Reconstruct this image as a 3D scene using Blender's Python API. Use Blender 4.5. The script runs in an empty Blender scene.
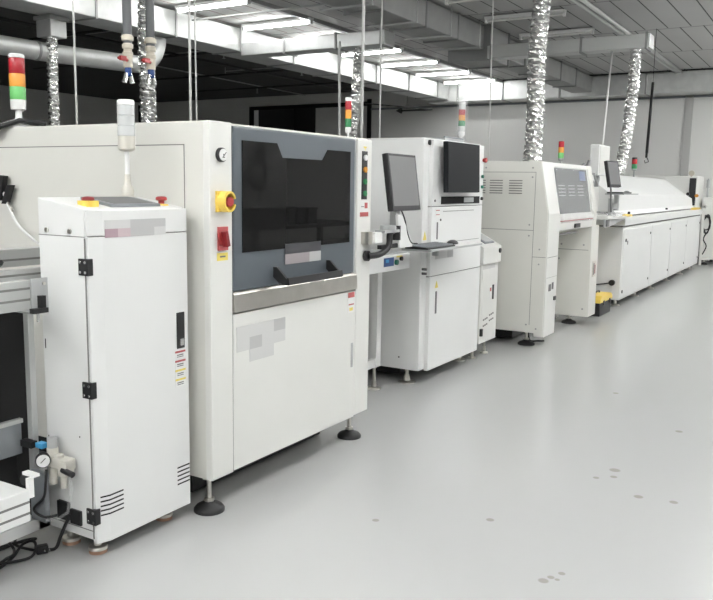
import bpy, bmesh, math, random
from mathutils import Vector, Matrix
random.seed(7)
scene = bpy.context.scene
COL = scene.collection
PI = math.pi

# ------------------------------------------------------------------ materials
def nodes_of(m):
    m.use_nodes = True
    nt = m.node_tree
    return nt, nt.nodes, nt.links, nt.nodes['Principled BSDF']

def mat(name, col, rough=0.5, metal=0.0, noise=0.0, nscale=6.0, bump=0.0, bscale=200.0, trans=0.0, alpha=1.0, emit=0.0, coat=0.0, spec=0.5):
    m = bpy.data.materials.new(name)
    nt, N, L, P = nodes_of(m)
    P.inputs['Base Color'].default_value = (*col, 1)
    P.inputs['Roughness'].default_value = rough
    P.inputs['Metallic'].default_value = metal
    P.inputs['Specular IOR Level'].default_value = spec
    P.inputs['Transmission Weight'].default_value = trans
    P.inputs['Alpha'].default_value = alpha
    P.inputs['Coat Weight'].default_value = coat
    if emit:
        P.inputs['Emission Color'].default_value = (0.985, 0.99, 0.985, 1)
        P.inputs['Emission Strength'].default_value = emit
    tc = N.new('ShaderNodeTexCoord')
    nz = N.new('ShaderNodeTexNoise'); nz.inputs['Scale'].default_value = nscale; nz.inputs['Detail'].default_value = 4
    L.new(tc.outputs['Object'], nz.inputs['Vector'])
    mx = N.new('ShaderNodeMix'); mx.data_type = 'RGBA'
    k = noise
    mx.inputs[6].default_value = (*[c*(1-k) for c in col], 1)
    mx.inputs[7].default_value = (*[min(1, c*(1+k)) for c in col], 1)
    L.new(nz.outputs['Fac'], mx.inputs[0]); L.new(mx.outputs[2], P.inputs['Base Color'])
    if bump:
        n2 = N.new('ShaderNodeTexNoise'); n2.inputs['Scale'].default_value = bscale; n2.inputs['Detail'].default_value = 3
        L.new(tc.outputs['Object'], n2.inputs['Vector'])
        b = N.new('ShaderNodeBump'); b.inputs['Strength'].default_value = bump; b.inputs['Distance'].default_value = 0.01
        L.new(n2.outputs['Fac'], b.inputs['Height']); L.new(b.outputs['Normal'], P.inputs['Normal'])
    return m

M = {}
M['white']   = mat('white_paint', (0.735, 0.735, 0.705), 0.42, noise=0.02, bump=0.03, bscale=250)
M['ivory']   = mat('ivory_paint', (0.70, 0.695, 0.65), 0.42, noise=0.02, bump=0.03, bscale=250)
M['cool']    = mat('cool_white_paint', (0.76, 0.765, 0.755), 0.4, noise=0.02, bump=0.03, bscale=250)
M['ovenpaint'] = mat('oven_paint', (0.76, 0.765, 0.755), 0.42, noise=0.02)
M['lgrey']   = mat('light_grey_paint', (0.42, 0.43, 0.43), 0.45, noise=0.03)
M['mgrey']   = mat('mid_grey_paint', (0.22, 0.235, 0.25), 0.5, noise=0.03)
M['hood']    = mat('slate_hood', (0.088, 0.104, 0.118), 0.42, noise=0.03, bump=0.02)
M['glass_dark'] = mat('tinted_window', (0.012, 0.012, 0.012), 0.02, noise=0.0, spec=0.2)
M['black']   = mat('black_plastic', (0.012, 0.012, 0.013), 0.45, noise=0.1)
M['rubber']  = mat('black_rubber', (0.015, 0.015, 0.016), 0.6, noise=0.1)
M['cable']   = mat('black_cable', (0.01, 0.01, 0.011), 0.5)
M['gap']     = mat('dark_gap', (0.01, 0.01, 0.01), 0.9)
M['seam']    = mat('panel_seam', (0.20, 0.20, 0.19), 0.9)
M['steel']   = mat('brushed_steel', (0.62, 0.60, 0.56), 0.32, metal=1.0, noise=0.12, nscale=14)
M['chrome']  = mat('chrome', (0.75, 0.75, 0.75), 0.15, metal=1.0)
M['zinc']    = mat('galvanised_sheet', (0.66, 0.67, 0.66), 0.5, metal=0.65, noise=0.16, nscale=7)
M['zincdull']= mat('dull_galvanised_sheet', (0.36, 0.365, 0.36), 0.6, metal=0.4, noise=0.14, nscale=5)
M['zincdark'] = mat('duct_flange', (0.27, 0.275, 0.27), 0.6, metal=0.3)
M['foil']    = mat('aluminium_foil', (0.88, 0.88, 0.87), 0.2, metal=1.0, noise=0.05, nscale=30)
M['alu']     = mat('anodised_profile', (0.56, 0.57, 0.56), 0.38, metal=0.55, noise=0.04)
M['red']     = mat('red_plastic', (0.36, 0.04, 0.04), 0.4)
M['dred']    = mat('dark_red_plastic', (0.22, 0.015, 0.02), 0.35)
M['yellow']  = mat('yellow_plastic', (0.80, 0.57, 0.10), 0.4)
M['label_y'] = mat('yellow_label', (0.80, 0.66, 0.15), 0.5)
M['label_w'] = mat('white_label', (0.8, 0.8, 0.79), 0.5)
M['label_r'] = mat('red_print', (0.45, 0.10, 0.10), 0.5)
M['print']   = mat('grey_print', (0.14, 0.14, 0.14), 0.5)
M['l_red']   = mat('red_lens', (0.40, 0.02, 0.03), 0.25)
M['l_amber'] = mat('amber_lens', (0.75, 0.33, 0.06), 0.25)
M['l_green'] = mat('green_lens', (0.16, 0.52, 0.16), 0.25)
M['l_dgreen']= mat('dark_green_lens', (0.05, 0.24, 0.10), 0.25)
M['l_clear'] = mat('clear_lens', (0.74, 0.76, 0.76), 0.2, alpha=0.85)
M['offwhite']= mat('offwhite_plastic', (0.62, 0.60, 0.54), 0.4)
M['plastic_w']= mat('white_plastic', (0.80, 0.80, 0.79), 0.35)
M['screen']  = mat('monitor_glass', (0.19, 0.19, 0.192), 0.6, spec=0.15)
M['screen_d']= mat('dark_monitor_back', (0.013, 0.014, 0.016), 0.55, spec=0.1)
M['bezel']   = mat('monitor_bezel', (0.04, 0.04, 0.042), 0.5, spec=0.2)
M['pvc']     = mat('grey_pipe', (0.10, 0.105, 0.11), 0.45)
M['beige']   = mat('beige_valve', (0.52, 0.48, 0.40), 0.4)
M['blue']    = mat('blue_coupling', (0.02, 0.06, 0.22), 0.4)
M['lblue']   = mat('light_blue_plastic', (0.06, 0.34, 0.62), 0.4)
M['bluescr'] = mat('blue_panel', (0.03, 0.08, 0.24), 0.3)
M['teal']    = mat('green_button', (0.02, 0.18, 0.12), 0.35)
M['wall']    = mat('wall_paint', (0.72, 0.72, 0.70), 0.8, noise=0.03, nscale=0.6)
M['wallcol'] = mat('column_paint', (0.47, 0.47, 0.46), 0.8, noise=0.03)
M['dpipe']   = mat('dark_pipe', (0.012, 0.012, 0.012), 0.5)
M['rod']     = mat('white_rod', (0.72, 0.72, 0.70), 0.5)
M['tan']     = mat('wood_pad', (0.45, 0.27, 0.19), 0.7, noise=0.15, nscale=40)
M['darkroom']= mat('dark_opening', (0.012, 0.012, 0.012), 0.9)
M['tube']    = mat('fluorescent_tube', (0.9, 0.9, 0.88), 0.4, emit=26.0)
M['tube_off']= mat('unlit_tube', (0.75, 0.75, 0.73), 0.3)
M['film']    = mat('plastic_film', (0.85, 0.86, 0.87), 0.12, alpha=0.13, bump=0.8, bscale=9)
M['filmwrap']= mat('film_wrap', (0.85, 0.86, 0.87), 0.15, alpha=0.16, bump=0.6, bscale=30)
M['smoke']   = mat('smoked_window', (0.085, 0.09, 0.095), 0.2, spec=0.25)
M['logo1'] = mat('logo_grey_light', (0.60, 0.60, 0.59), 0.5)
M['logo2'] = mat('logo_grey', (0.46, 0.46, 0.46), 0.5)
M['logo3'] = mat('logo_rose', (0.38, 0.27, 0.30), 0.5)
M['logo4'] = mat('logo_pale_rose', (0.54, 0.43, 0.46), 0.5)
M['logo5'] = mat('logo_charcoal', (0.055, 0.055, 0.062), 0.4)
M['logo6'] = mat('logo_mauve', (0.30, 0.27, 0.28), 0.5)

# floor: glossy grey epoxy, with a few oil spots where they lie
def floor_material():
    m = bpy.data.materials.new('epoxy_floor')
    nt, N, L, P = nodes_of(m)
    g = N.new('ShaderNodeNewGeometry')
    nz = N.new('ShaderNodeTexNoise'); nz.inputs['Scale'].default_value = 0.9; nz.inputs['Detail'].default_value = 5
    L.new(g.outputs['Position'], nz.inputs['Vector'])
    cr = N.new('ShaderNodeMix'); cr.data_type = 'RGBA'
    cr.inputs[6].default_value = (0.45, 0.455, 0.45, 1); cr.inputs[7].default_value = (0.45, 0.455, 0.45, 1)
    L.new(nz.outputs['Fac'], cr.inputs[0])
    last = cr.outputs[2]
    spots = [(2.70,0.815,.020),(2.74,.80,.014),(2.79,.775,.014),(2.735,.775,.010),(2.83,1.584,.016),(4.02,.878,.028),(3.92,.86,.018),(3.86,.93,.016),
             (3.10,1.178,.018),(3.72,.70,.022),(3.74,.55,.020),(4.9,.72,.022),(5.6,1.25,.02),(2.2,.95,.012)]
    for (x, y, r) in spots:
        d = N.new('ShaderNodeVectorMath'); d.operation = 'DISTANCE'; d.inputs[1].default_value = (x, y, 0)
        L.new(g.outputs['Position'], d.inputs[0])
        lt = N.new('ShaderNodeMapRange'); lt.interpolation_type = 'SMOOTHSTEP'
        lt.inputs[1].default_value = r*0.7; lt.inputs[2].default_value = r*1.15; lt.inputs[3].default_value = 0.6; lt.inputs[4].default_value = 0
        L.new(d.outputs['Value'], lt.inputs[0])
        mx = N.new('ShaderNodeMix'); mx.data_type = 'RGBA'; mx.inputs[7].default_value = (0.24, 0.225, 0.18, 1)
        L.new(lt.outputs[0], mx.inputs[0]); L.new(last, mx.inputs[6]); last = mx.outputs[2]
    L.new(last, P.inputs['Base Color'])
    n2 = N.new('ShaderNodeTexNoise'); n2.inputs['Scale'].default_value = 2.2; n2.inputs['Detail'].default_value = 6
    L.new(g.outputs['Position'], n2.inputs['Vector'])
    mr = N.new('ShaderNodeMapRange'); mr.inputs[3].default_value = 0.25; mr.inputs[4].default_value = 0.29
    P.inputs['Roughness'].default_value = 0.2
    n3 = N.new('ShaderNodeTexNoise'); n3.inputs['Scale'].default_value = 70; n3.inputs['Detail'].default_value = 2
    L.new(g.outputs['Position'], n3.inputs['Vector'])
    b = N.new('ShaderNodeBump'); b.inputs['Strength'].default_value = 0.03; b.inputs['Distance'].default_value = 0.002
    L.new(n3.outputs['Fac'], b.inputs['Height']); L.new(b.outputs['Normal'], P.inputs['Normal'])
    return m
M['floor'] = floor_material()

# ceiling boards: long joints along x every 0.32 m, staggered, thin cross joints every 2.2 m
def ceiling_material(name, c, joint):
    m = bpy.data.materials.new(name)
    nt, N, L, P = nodes_of(m)
    P.inputs['Roughness'].default_value = 0.7
    g = N.new('ShaderNodeNewGeometry'); sp = N.new('ShaderNodeSeparateXYZ'); L.new(g.outputs['Position'], sp.inputs[0])
    def mth(op, a, b=None):
        n = N.new('ShaderNodeMath'); n.operation = op
        for i, v in enumerate((a, b)):
            if v is None: continue
            if isinstance(v, (int, float)): n.inputs[i].default_value = v
            else: L.new(v, n.inputs[i])
        return n.outputs[0]
    xs = mth('DIVIDE', mth('ADD', sp.outputs[0], 49.0-0.45), 2.2)
    fx = mth('FRACT', xs); ix = mth('FLOOR', xs)
    ys = mth('ADD', mth('DIVIDE', mth('ADD', sp.outputs[1], 32.14), 0.325), mth('MULTIPLY', mth('MODULO', ix, 2.0), 0.5))
    fy = mth('FRACT', ys)
    jl = mth('MULTIPLY', mth('LESS_THAN', fy, 0.055), mth('LESS_THAN', fx, 0.985))
    jt = mth('LESS_THAN', fx, 0.022)
    nz = N.new('ShaderNodeTexNoise'); nz.inputs['Scale'].default_value = 0.8
    L.new(g.outputs['Position'], nz.inputs['Vector'])
    base = N.new('ShaderNodeMix'); base.data_type = 'RGBA'
    base.inputs[6].default_value = (*[v*0.92 for v in c], 1); base.inputs[7].default_value = (*[v*1.08 for v in c], 1)
    L.new(nz.outputs['Fac'], base.inputs[0])
    m1 = N.new('ShaderNodeMix'); m1.data_type = 'RGBA'; m1.inputs[7].default_value = (*[v*0.55 for v in c], 1)
    L.new(jt, m1.inputs[0]); L.new(base.outputs[2], m1.inputs[6])
    m2 = N.new('ShaderNodeMix'); m2.data_type = 'RGBA'; m2.inputs[7].default_value = (*joint, 1)
    L.new(jl, m2.inputs[0]); L.new(m1.outputs[2], m2.inputs[6])
    L.new(m2.outputs[2], P.inputs['Base Color'])
    return m
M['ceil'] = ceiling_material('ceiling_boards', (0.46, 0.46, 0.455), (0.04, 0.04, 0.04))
M['ceil_lamplit'] = ceiling_material('ceiling_boards_lamplit', (0.74, 0.74, 0.72), (0.25, 0.12, 0.12))  # bay boards: glow of the battens put into a paler colour
M['ceil_shaded'] = ceiling_material('ceiling_boards_shaded', (0.052, 0.052, 0.05), (0.02, 0.02, 0.02))  # back zone boards: lack of lamp light put into the colour

# ------------------------------------------------------------------ mesh builder
class MB:
    def __init__(s): s.v = []; s.f = []; s.mi = []; s.sm = []
    def add(s, vs, fs, mi=0, smooth=False):
        o = len(s.v); s.v += [tuple(p) for p in vs]
        s.f += [tuple(i+o for i in f) for f in fs]; s.mi += [mi]*len(fs); s.sm += [smooth]*len(fs); return s
    def box(s, x0, x1, y0, y1, z0, z1, mi=0):
        vs = [(x, y, z) for z in (z0, z1) for y in (y0, y1) for x in (x0, x1)]
        return s.add(vs, [(0,2,3,1), (4,5,7,6), (0,1,5,4), (2,6,7,3), (0,4,6,2), (1,3,7,5)], mi)
    def obox(s, c, ax, ay, az, hx, hy, hz, mi=0):     # oriented box: centre, unit axes, half sizes
        c = Vector(c); ax, ay, az = (Vector(a).normalized() for a in (ax, ay, az))
        vs = [c + ax*hx*i + ay*hy*j + az*hz*k for k in (-1, 1) for j in (-1, 1) for i in (-1, 1)]
        return s.add(vs, [(0,2,3,1), (4,5,7,6), (0,1,5,4), (2,6,7,3), (0,4,6,2), (1,3,7,5)], mi)
    def prism(s, poly, axis, a, b, mi=0):             # poly in the plane normal to axis
        n = len(poly)
        def P(p, t): return {'x': (t, p[0], p[1]), 'y': (p[0], t, p[1]), 'z': (p[0], p[1], t)}[axis]
        vs = [P(p, a) for p in poly] + [P(p, b) for p in poly]
        fs = [tuple(range(n)), tuple(range(2*n-1, n-1, -1))] + [(i, (i+1) % n, n+(i+1) % n, n+i) for i in range(n)]
        return s.add(vs, fs, mi)
    def tube(s, pts, r, n=10, mi=0, caps=True):
        pts = [Vector(p) for p in pts]; k = len(pts)
        rr = r if isinstance(r, (list, tuple)) else [r]*k
        t0 = (pts[1]-pts[0]).normalized()
        up = Vector((0, 0, 1)) if abs(t0.z) < 0.9 else Vector((1, 0, 0))
        nrm = t0.cross(up).normalized(); vs = []; fs = []
        for i, p in enumerate(pts):
            t = (pts[min(i+1, k-1)] - pts[max(i-1, 0)])
            if t.length < 1e-9: t = t0.copy()
            t.normalize()
            nrm = nrm - t*nrm.dot(t)
            if nrm.length < 1e-6: nrm = t.orthogonal()
            nrm.normalize(); b = t.cross(nrm)
            for j in range(n):
                a = 2*PI*j/n; vs.append(p + (nrm*math.cos(a) + b*math.sin(a))*rr[i])
        for i in range(k-1):
            for j in range(n):
                fs.append((i*n+j, i*n+(j+1) % n, (i+1)*n+(j+1) % n, (i+1)*n+j))
        s.add(vs, fs, mi, True)
        if caps:
            o = len(s.v) - len(vs)
            s.f.append(tuple(o+j for j in range(n-1, -1, -1))); s.mi.append(mi); s.sm.append(False)
            s.f.append(tuple(o+(k-1)*n+j for j in range(n))); s.mi.append(mi); s.sm.append(False)
        return s
    def cyl(s, p0, p1, r, r1=None, n=20, mi=0): return s.tube([p0, p1], [r, r if r1 is None else r1], n, mi)
    def lathe(s, c, prof, n=24, mi=0, axis='z'):      # prof: (radius, height) pairs
        A = {'z': (0, 0, 1), 'y': (0, 1, 0), 'x': (1, 0, 0)}[axis]
        c = Vector(c); A = Vector(A)
        U = Vector((1, 0, 0)) if axis != 'x' else Vector((0, 1, 0)); V = A.cross(U); vs = []; fs = []
        for (r, h) in prof:
            for j in range(n):
                a = 2*PI*j/n; vs.append(c + A*h + (U*math.cos(a) + V*math.sin(a))*max(r, 1e-4))
        for i in range(len(prof)-1):
            for j in range(n): fs.append((i*n+j, i*n+(j+1) % n, (i+1)*n+(j+1) % n, (i+1)*n+j))
        fs.append(tuple(range(n-1, -1, -1))); fs.append(tuple((len(prof)-1)*n+j for j in range(n)))
        return s.add(vs, fs, mi, True)
    def build(s, name, m, parent=None, bevel=0.0, root=None, loc=None):
        me = bpy.data.meshes.new(name)
        off = Vector((0, 0, 0))
        if parent is not None:
            q = parent
            while q is not None: off += Vector(q.location); q = q.parent
        elif loc is not None: off = Vector(loc)
        me.from_pydata([tuple(Vector(p)-off) for p in s.v], [], s.f)
        for i, p in enumerate(me.polygons): p.material_index = s.mi[i]; p.use_smooth = s.sm[i]
        ms = m if isinstance(m, (list, tuple)) else [m]
        for k in ms: me.materials.append(M[k] if isinstance(k, str) else k)
        bm = bmesh.new(); bm.from_mesh(me); bmesh.ops.recalc_face_normals(bm, faces=bm.faces); 
        for e in bm.edges:
            if len(e.link_faces) == 2 and e.calc_face_angle(0) > 0.7: e.smooth = False
        bm.to_mesh(me); bm.free()
        o = bpy.data.objects.new(name, me); COL.objects.link(o)
        if parent is not None: o.parent = parent
        elif loc is not None: o.location = loc
        if bevel:
            b = o.modifiers.new('bevel', 'BEVEL'); b.width = bevel; b.segments = 2; b.limit_method = 'ANGLE'; b.angle_limit = 0.6
        return o

def thing(name, label, cat, loc, group=None):
    o = bpy.data.objects.new(name, None); COL.objects.link(o); o.location = loc; o.empty_display_size = 0.05
    o['label'] = label; o['category'] = cat
    if group: o['group'] = group
    return o
def tag(o, label, cat, group=None, kind=None):
    o['label'] = label; o['category'] = cat
    if group: o['group'] = group
    if kind: o['kind'] = kind
    return o
def struct(name, mb, m, parent=None, bevel=0):
    o = mb.build(name, m, parent, bevel)
    if parent is None: o['kind'] = 'structure'
    return o
def kids(o): return [c for c in bpy.data.objects if c.parent == o]
def copy_tree(o, parent=None, loc=None):
    c = o.copy(); COL.objects.link(c)
    if parent is not None: c.parent = parent
    if loc is not None: c.location = loc
    for ch in kids(o): copy_tree(ch, c)
    return c
def B(*a): return MB().box(*a)

def smooth(pts, n=6):
    P = [Vector(p) for p in pts]; out = []
    for i in range(len(P)-1):
        p0, p1, p2, p3 = P[max(i-1, 0)], P[i], P[i+1], P[min(i+2, len(P)-1)]
        for k in range(n):
            u = k/n
            out.append(0.5*((2*p1)+(-p0+p2)*u+(2*p0-5*p1+4*p2-p3)*u*u+(-p0+3*p1-3*p2+p3)*u**3))
    out.append(P[-1]); return out

# ------------------------------------------------------------------ the hall
CZ = 3.78
X0, X1, Y0, Y1 = -5.0, 18.3, -7.0, 18.7
struct('floor', B(X0, X1, Y0, Y1, -0.1, 0), 'floor')
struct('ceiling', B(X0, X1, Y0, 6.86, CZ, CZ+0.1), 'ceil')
struct('ceiling', B(X0, X1, 6.86, 8.65, CZ, CZ+0.1), 'ceil_lamplit')
struct('ceiling', B(X0, X1, 8.65, Y1, CZ, CZ+0.1), 'ceil_shaded')
struct('trim_1', B(X0, X1, 6.80, 6.87, CZ-0.055, CZ), 'zincdull')          # edge strip of the lit bay
# end wall with an opening between y 10.68 and 14.4 (z 0..3.43)
w = MB().box(X1, X1+0.2, Y0, 10.68, 0, CZ).box(X1, X1+0.2, 14.4, Y1, 0, CZ).box(X1, X1+0.2, 10.68, 14.4, 3.48, CZ)
struct('wall_end', w, 'wall')
struct('wall_back', MB().box(X0, 19.0, Y1, Y1+0.2, 0, CZ), 'wall')
struct('wall_right', B(X0, X1, Y0-0.2, Y0, 0, CZ), 'wall')
struct('wall_near', B(X0-0.2, X0, Y0, Y1, 0, CZ), 'wall')
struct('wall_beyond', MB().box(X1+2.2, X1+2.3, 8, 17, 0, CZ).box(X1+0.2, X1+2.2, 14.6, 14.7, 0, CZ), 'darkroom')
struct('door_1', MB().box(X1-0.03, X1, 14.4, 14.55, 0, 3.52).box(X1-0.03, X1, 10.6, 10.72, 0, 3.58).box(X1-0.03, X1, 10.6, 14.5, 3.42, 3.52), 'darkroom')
struct('door_2', B(X1+0.05, X1+0.12, 10.68, 12.36, 0, 3.42), 'wall')
struct('wall_pilaster', B(X1-0.04, X1, 2.88, 3.04, 0, CZ), 'wallcol')
struct('trim_2', B(X1-0.02, X1, Y0, 10.6, 0, 0.12), 'wallcol')
struct('dark_strip', B(17.56, 17.62, -4, 8.68, 3.765, CZ), 'darkroom')  # dark line where the duct top meets the ceiling
struct('opening_patch', B(18.1, 18.6, Y1-0.02, Y1, 2.0, 3.70), 'darkroom')  # black patch standing for a small dark opening in the back wall
struct('trim_4', B(X1-0.04, X1, Y0, 10.6, 3.30, 3.345), 'mgrey')

# ------------------------------------------------------------------ ceiling lamps
def batten(name, label, x, y0, y1, z, lit, group, dxs=(0,), hw=0.055):
    t = thing(name, label, 'ceiling light', (x, (y0+y1)/2, z+0.08), group)
    body = MB().prism([(x-hw, z+0.08), (x+hw, z+0.08), (x+hw-0.015, z+0.045), (x-hw+0.015, z+0.045)], 'y', y0, y1)
    body.build('housing', 'plastic_w', t)
    for dx in dxs:
        MB().cyl((x+dx, y0+0.03, z+0.02), (x+dx, y1-0.03, z+0.02), 0.02 if lit else 0.014, n=10).build('lamp_tube', 'tube' if lit else 'tube_off', t)
    MB().box(x-0.03, x+0.03, y0, y0+0.03, z-0.005, z+0.06).build('end_cap', 'plastic_w', t)
    MB().box(x-0.03, x+0.03, y1-0.03, y1, z-0.005, z+0.06).build('end_cap', 'plastic_w', t)
    return t
ordn = ['nearest', 'second nearest', 'third nearest', 'fourth', 'fifth', 'sixth', 'farthest']
proto = None
for i, x in enumerate([8.50, 9.92, 11.30, 12.70, 14.15, 15.65, 17.05]):
    lab = 'lit fluorescent batten over the bright duct, %s along its row' % ordn[i] + ('' if i not in (3, 4, 5) else ' from the left')
    if proto is None: proto = batten('ceiling_light', lab, x, 6.76, 8.0, CZ-0.10, True, 'lit battens beside the bright duct')
    else:
        c = copy_tree(proto, None, (x, proto.location.y, proto.location.z)); c['label'] = lab
k = 0
aisle = None
spots_ = [(-3.6+k*2.1, 0.15) for k in range(11)] + [(-2.5+k*3.9, -2.8) for k in range(6)]
spots_ += [(-1.9, 2.2), (-0.2, 3.4), (-3.6, 5.2), (-0.2, 5.2)]  # added near-left lamps, brighten the machines' left sides
for (x, y) in spots_:
    if 1:
        if aisle is None: aisle = batten('ceiling_light', 'lit four-tube light out of the frame, over the aisle or added at its near left', x, y-0.62, y+0.62, CZ-0.10, True, 'lit lights above the aisle', (-0.21, -0.07, 0.07, 0.21), 0.29)
        else: copy_tree(aisle, None, (x, y, aisle.location.z))
for x in (7.08, 5.66):
    c = copy_tree(proto, None, (x, proto.location.y, proto.location.z)); c['label'] = 'lit fluorescent batten of the bright duct row, before the picture starts'
un = None
for i, x in enumerate([9.70, 11.02, 12.44, 14.12]):
    lab = 'unlit slim batten on the grey ceiling, %s of its row' % ['nearest', 'second', 'third', 'farthest'][i]
    if un is None: un = batten('ceiling_light', lab, x, 3.42, 4.56, CZ-0.10, False, 'unlit battens on the grey ceiling')
    else:
        c = copy_tree(un, None, (x, un.location.y, un.location.z)); c['label'] = lab

# ------------------------------------------------------------------ ducts
def duct(name, label, boxes, flanges, m, loc, group=None):
    t = thing(name, label, 'duct', loc, group)
    b = MB()
    for q in boxes: b.box(*q)
    b.build('duct_body', m, t, bevel=0.01)
    for q in flanges: MB().box(*q).build('flange', 'zincdull' if m == 'zinc' else 'zincdark', t)
    return t
fl = [(x, x+0.03, 8.125, 8.70, 3.385, 3.755) for x in (7.2, 8.6, 10.0, 11.4, 12.8, 14.2, 15.6, 17.0)]
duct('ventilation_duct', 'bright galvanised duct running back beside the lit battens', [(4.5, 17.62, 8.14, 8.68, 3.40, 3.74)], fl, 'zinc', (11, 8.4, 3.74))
fl = [(17.60, 18.20, y, y+0.03, 3.335, 3.775) for y in (-1.5, -0.2, 1.1, 2.4, 3.7, 5.5, 6.8, 7.9)]
duct('ventilation_duct', 'galvanised duct running across the top of the end wall', [(17.64, 18.18, -4, 8.68, 3.35, 3.76)], fl, 'zinc', (17.9, 3, 3.76))
boxes = [(6.0, 8.5, 4.80, 5.25, 3.43, 3.75), (8.49, 11.56, 4.79, 5.30, 3.42, 3.752), (11.55, 12.35, 4.71, 5.34, 3.28, 3.76), (12.34, 17.64, 4.82, 5.26, 3.43, 3.75)]
fl = [(x, x+0.03, 4.78, 5.32, 3.40, 3.765) for x in (7.4, 8.47, 9.6, 10.6)] + [(11.54, 11.57, 4.69, 5.36, 3.26, 3.77), (12.33, 12.36, 4.69, 5.36, 3.26, 3.77)] + [(x, x+0.03, 4.80, 5.28, 3.41, 3.765) for x in (13.4, 14.4, 15.4, 16.4)]
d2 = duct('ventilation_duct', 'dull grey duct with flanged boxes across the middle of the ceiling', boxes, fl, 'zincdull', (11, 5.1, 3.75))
for x in (8.1, 9.2, 10.2, 11.2):
    MB().box(x-0.02, x+0.02, 4.70, 5.40, 3.385, 3.405).box(x-0.006, x+0.006, 4.70, 4.712, 3.40, CZ).build('hanger', 'lgrey', d2)
duct('branch_duct', 'small branch duct reaching from the bright duct to the silver hose behind the printer', [(10.02, 10.32, 5.62, 8.14, 3.33, 3.52)],
     [(10.0, 10.34, 6.4, 6.43, 3.31, 3.54), (10.0, 10.34, 7.3, 7.33, 3.31, 3.54), (10.0, 10.34, 5.66, 5.69, 3.31, 3.54)], 'zinc', (10.2, 6.9, 3.52))
duct('branch_duct', 'small branch duct reaching right to the silver hose over the long oven', [(11.46, 11.72, 2.40, 4.70, 3.27, 3.45)],
     [(11.44, 11.74, 3.3, 3.33, 3.25, 3.47), (11.44, 11.74, 2.43, 2.46, 3.25, 3.47), (11.44, 11.74, 4.62, 4.65, 3.25, 3.47)], 'alu', (11.6, 3.6, 3.45))
duct('branch_duct', 'short silver plenum box at the top of the leftmost hose', [(6.78, 7.02, 8.45, 8.72, 3.14, 3.36)], [(6.76, 7.04, 8.43, 8.74, 3.34, 3.39)], 'zinc', (6.9, 8.6, 3.39))
# round spiral duct at the far left
def arc(c, r, a0, a1, n, z): return [(c[0]+r*math.cos(a0+(a1-a0)*i/n), c[1]+r*math.sin(a0+(a1-a0)*i/n), z) for i in range(n+1)]
t = thing('round_duct', 'silver round duct curving under the dark ceiling on the left', 'duct', (7.5, 8.5, 3.1))
elb = [(8.15+0.4*math.sin(a), 8.42, 3.38-0.4*math.cos(a)) for a in [PI/2*i/8 for i in range(9)]]
MB().tube([(6.2, 8.76, 2.98), (7.0, 8.70, 2.98), (7.9, 8.50, 2.98)] + elb, 0.115, 20).build('duct_body', 'zinc', t)
for (x, y) in ((6.75, 8.72), (7.4, 8.65)):
    MB().cyl((x, y, 2.98), (x+0.03, y-0.003, 2.98), 0.122, n=20).build('clamp_ring', 'zincdull', t)

# flexible foil hoses
def foil_hose(label, pts, r, cat='hose', pitch=0.062, seed=1):
    rnd = random.Random(seed)
    # resample the path
    P = [Vector(p) for p in pts]; out = []
    for a, b in zip(P[:-1], P[1:]):
        n = max(2, int((b-a).length/(pitch/4)))
        for i in range(n): out.append(a.lerp(b, i/n))
    out.append(P[-1])
    k = 20; m = MB(); vs = []; fs = []
    for i, p in enumerate(out):
        ph = (i % 4)/4*2*PI
        sx = math.sin(i*0.045+seed)*r*0.10; sy = math.cos(i*0.037+seed*2)*r*0.10
        for j in range(k):
            a = 2*PI*j/k
            rr = r*(0.93 + 0.055*math.cos(ph) + rnd.uniform(-0.075, 0.075))
            vs.append((p.x+sx+rr*math.cos(a), p.y+sy+rr*math.sin(a), p.z + rnd.uniform(-0.3, 0.3)*pitch/4))
    for i in range(len(out)-1):
        for j in range(k): fs.append((i*k+j, i*k+(j+1) % k, (i+1)*k+(j+1) % k, (i+1)*k+j))
    m.add(vs, fs, 0, False)
    o = m.build('foil_hose', 'foil', loc=out[-1]); tag(o, label, cat); return o
foil_hose('wide silver foil hose rising from the pick-and-place machine to the ceiling', [(8.72, 2.95, CZ), (8.53, 2.92, 2.8), (8.44, 2.88, 2.2), (8.35, 2.88, 1.60)], 0.098, seed=2, pitch=0.07)
foil_hose('silver foil hose hanging from the right branch duct onto the long oven', [(11.59, 2.60, 3.27), (11.59, 2.60, 2.8), (11.57, 2.66, 2.1), (11.53, 2.72, 1.61)], 0.080, seed=3)
foil_hose('silver foil hose hanging from the bright duct branch behind the printer', [(10.16, 6.10, 3.34), (10.13, 6.14, 2.6), (10.0, 6.15, 1.8), (9.95, 6.1, 0.02)], 0.080, seed=4)
foil_hose('silver foil hose behind the two valve pipes above the printer', [(5.95, 6.0, CZ), (5.93, 6.0, 2.8), (5.95, 6.0, 2.0), (5.95, 6.0, 0.02)], 0.082, seed=5)
foil_hose('leftmost silver foil hose between the red-amber-green lamp and the valve pipes', [(6.90, 8.58, 3.15), (6.88, 8.58, 2.4), (6.88, 8.58, 1.6), (6.88, 8.58, 0.02)], 0.070, seed=6)

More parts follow.
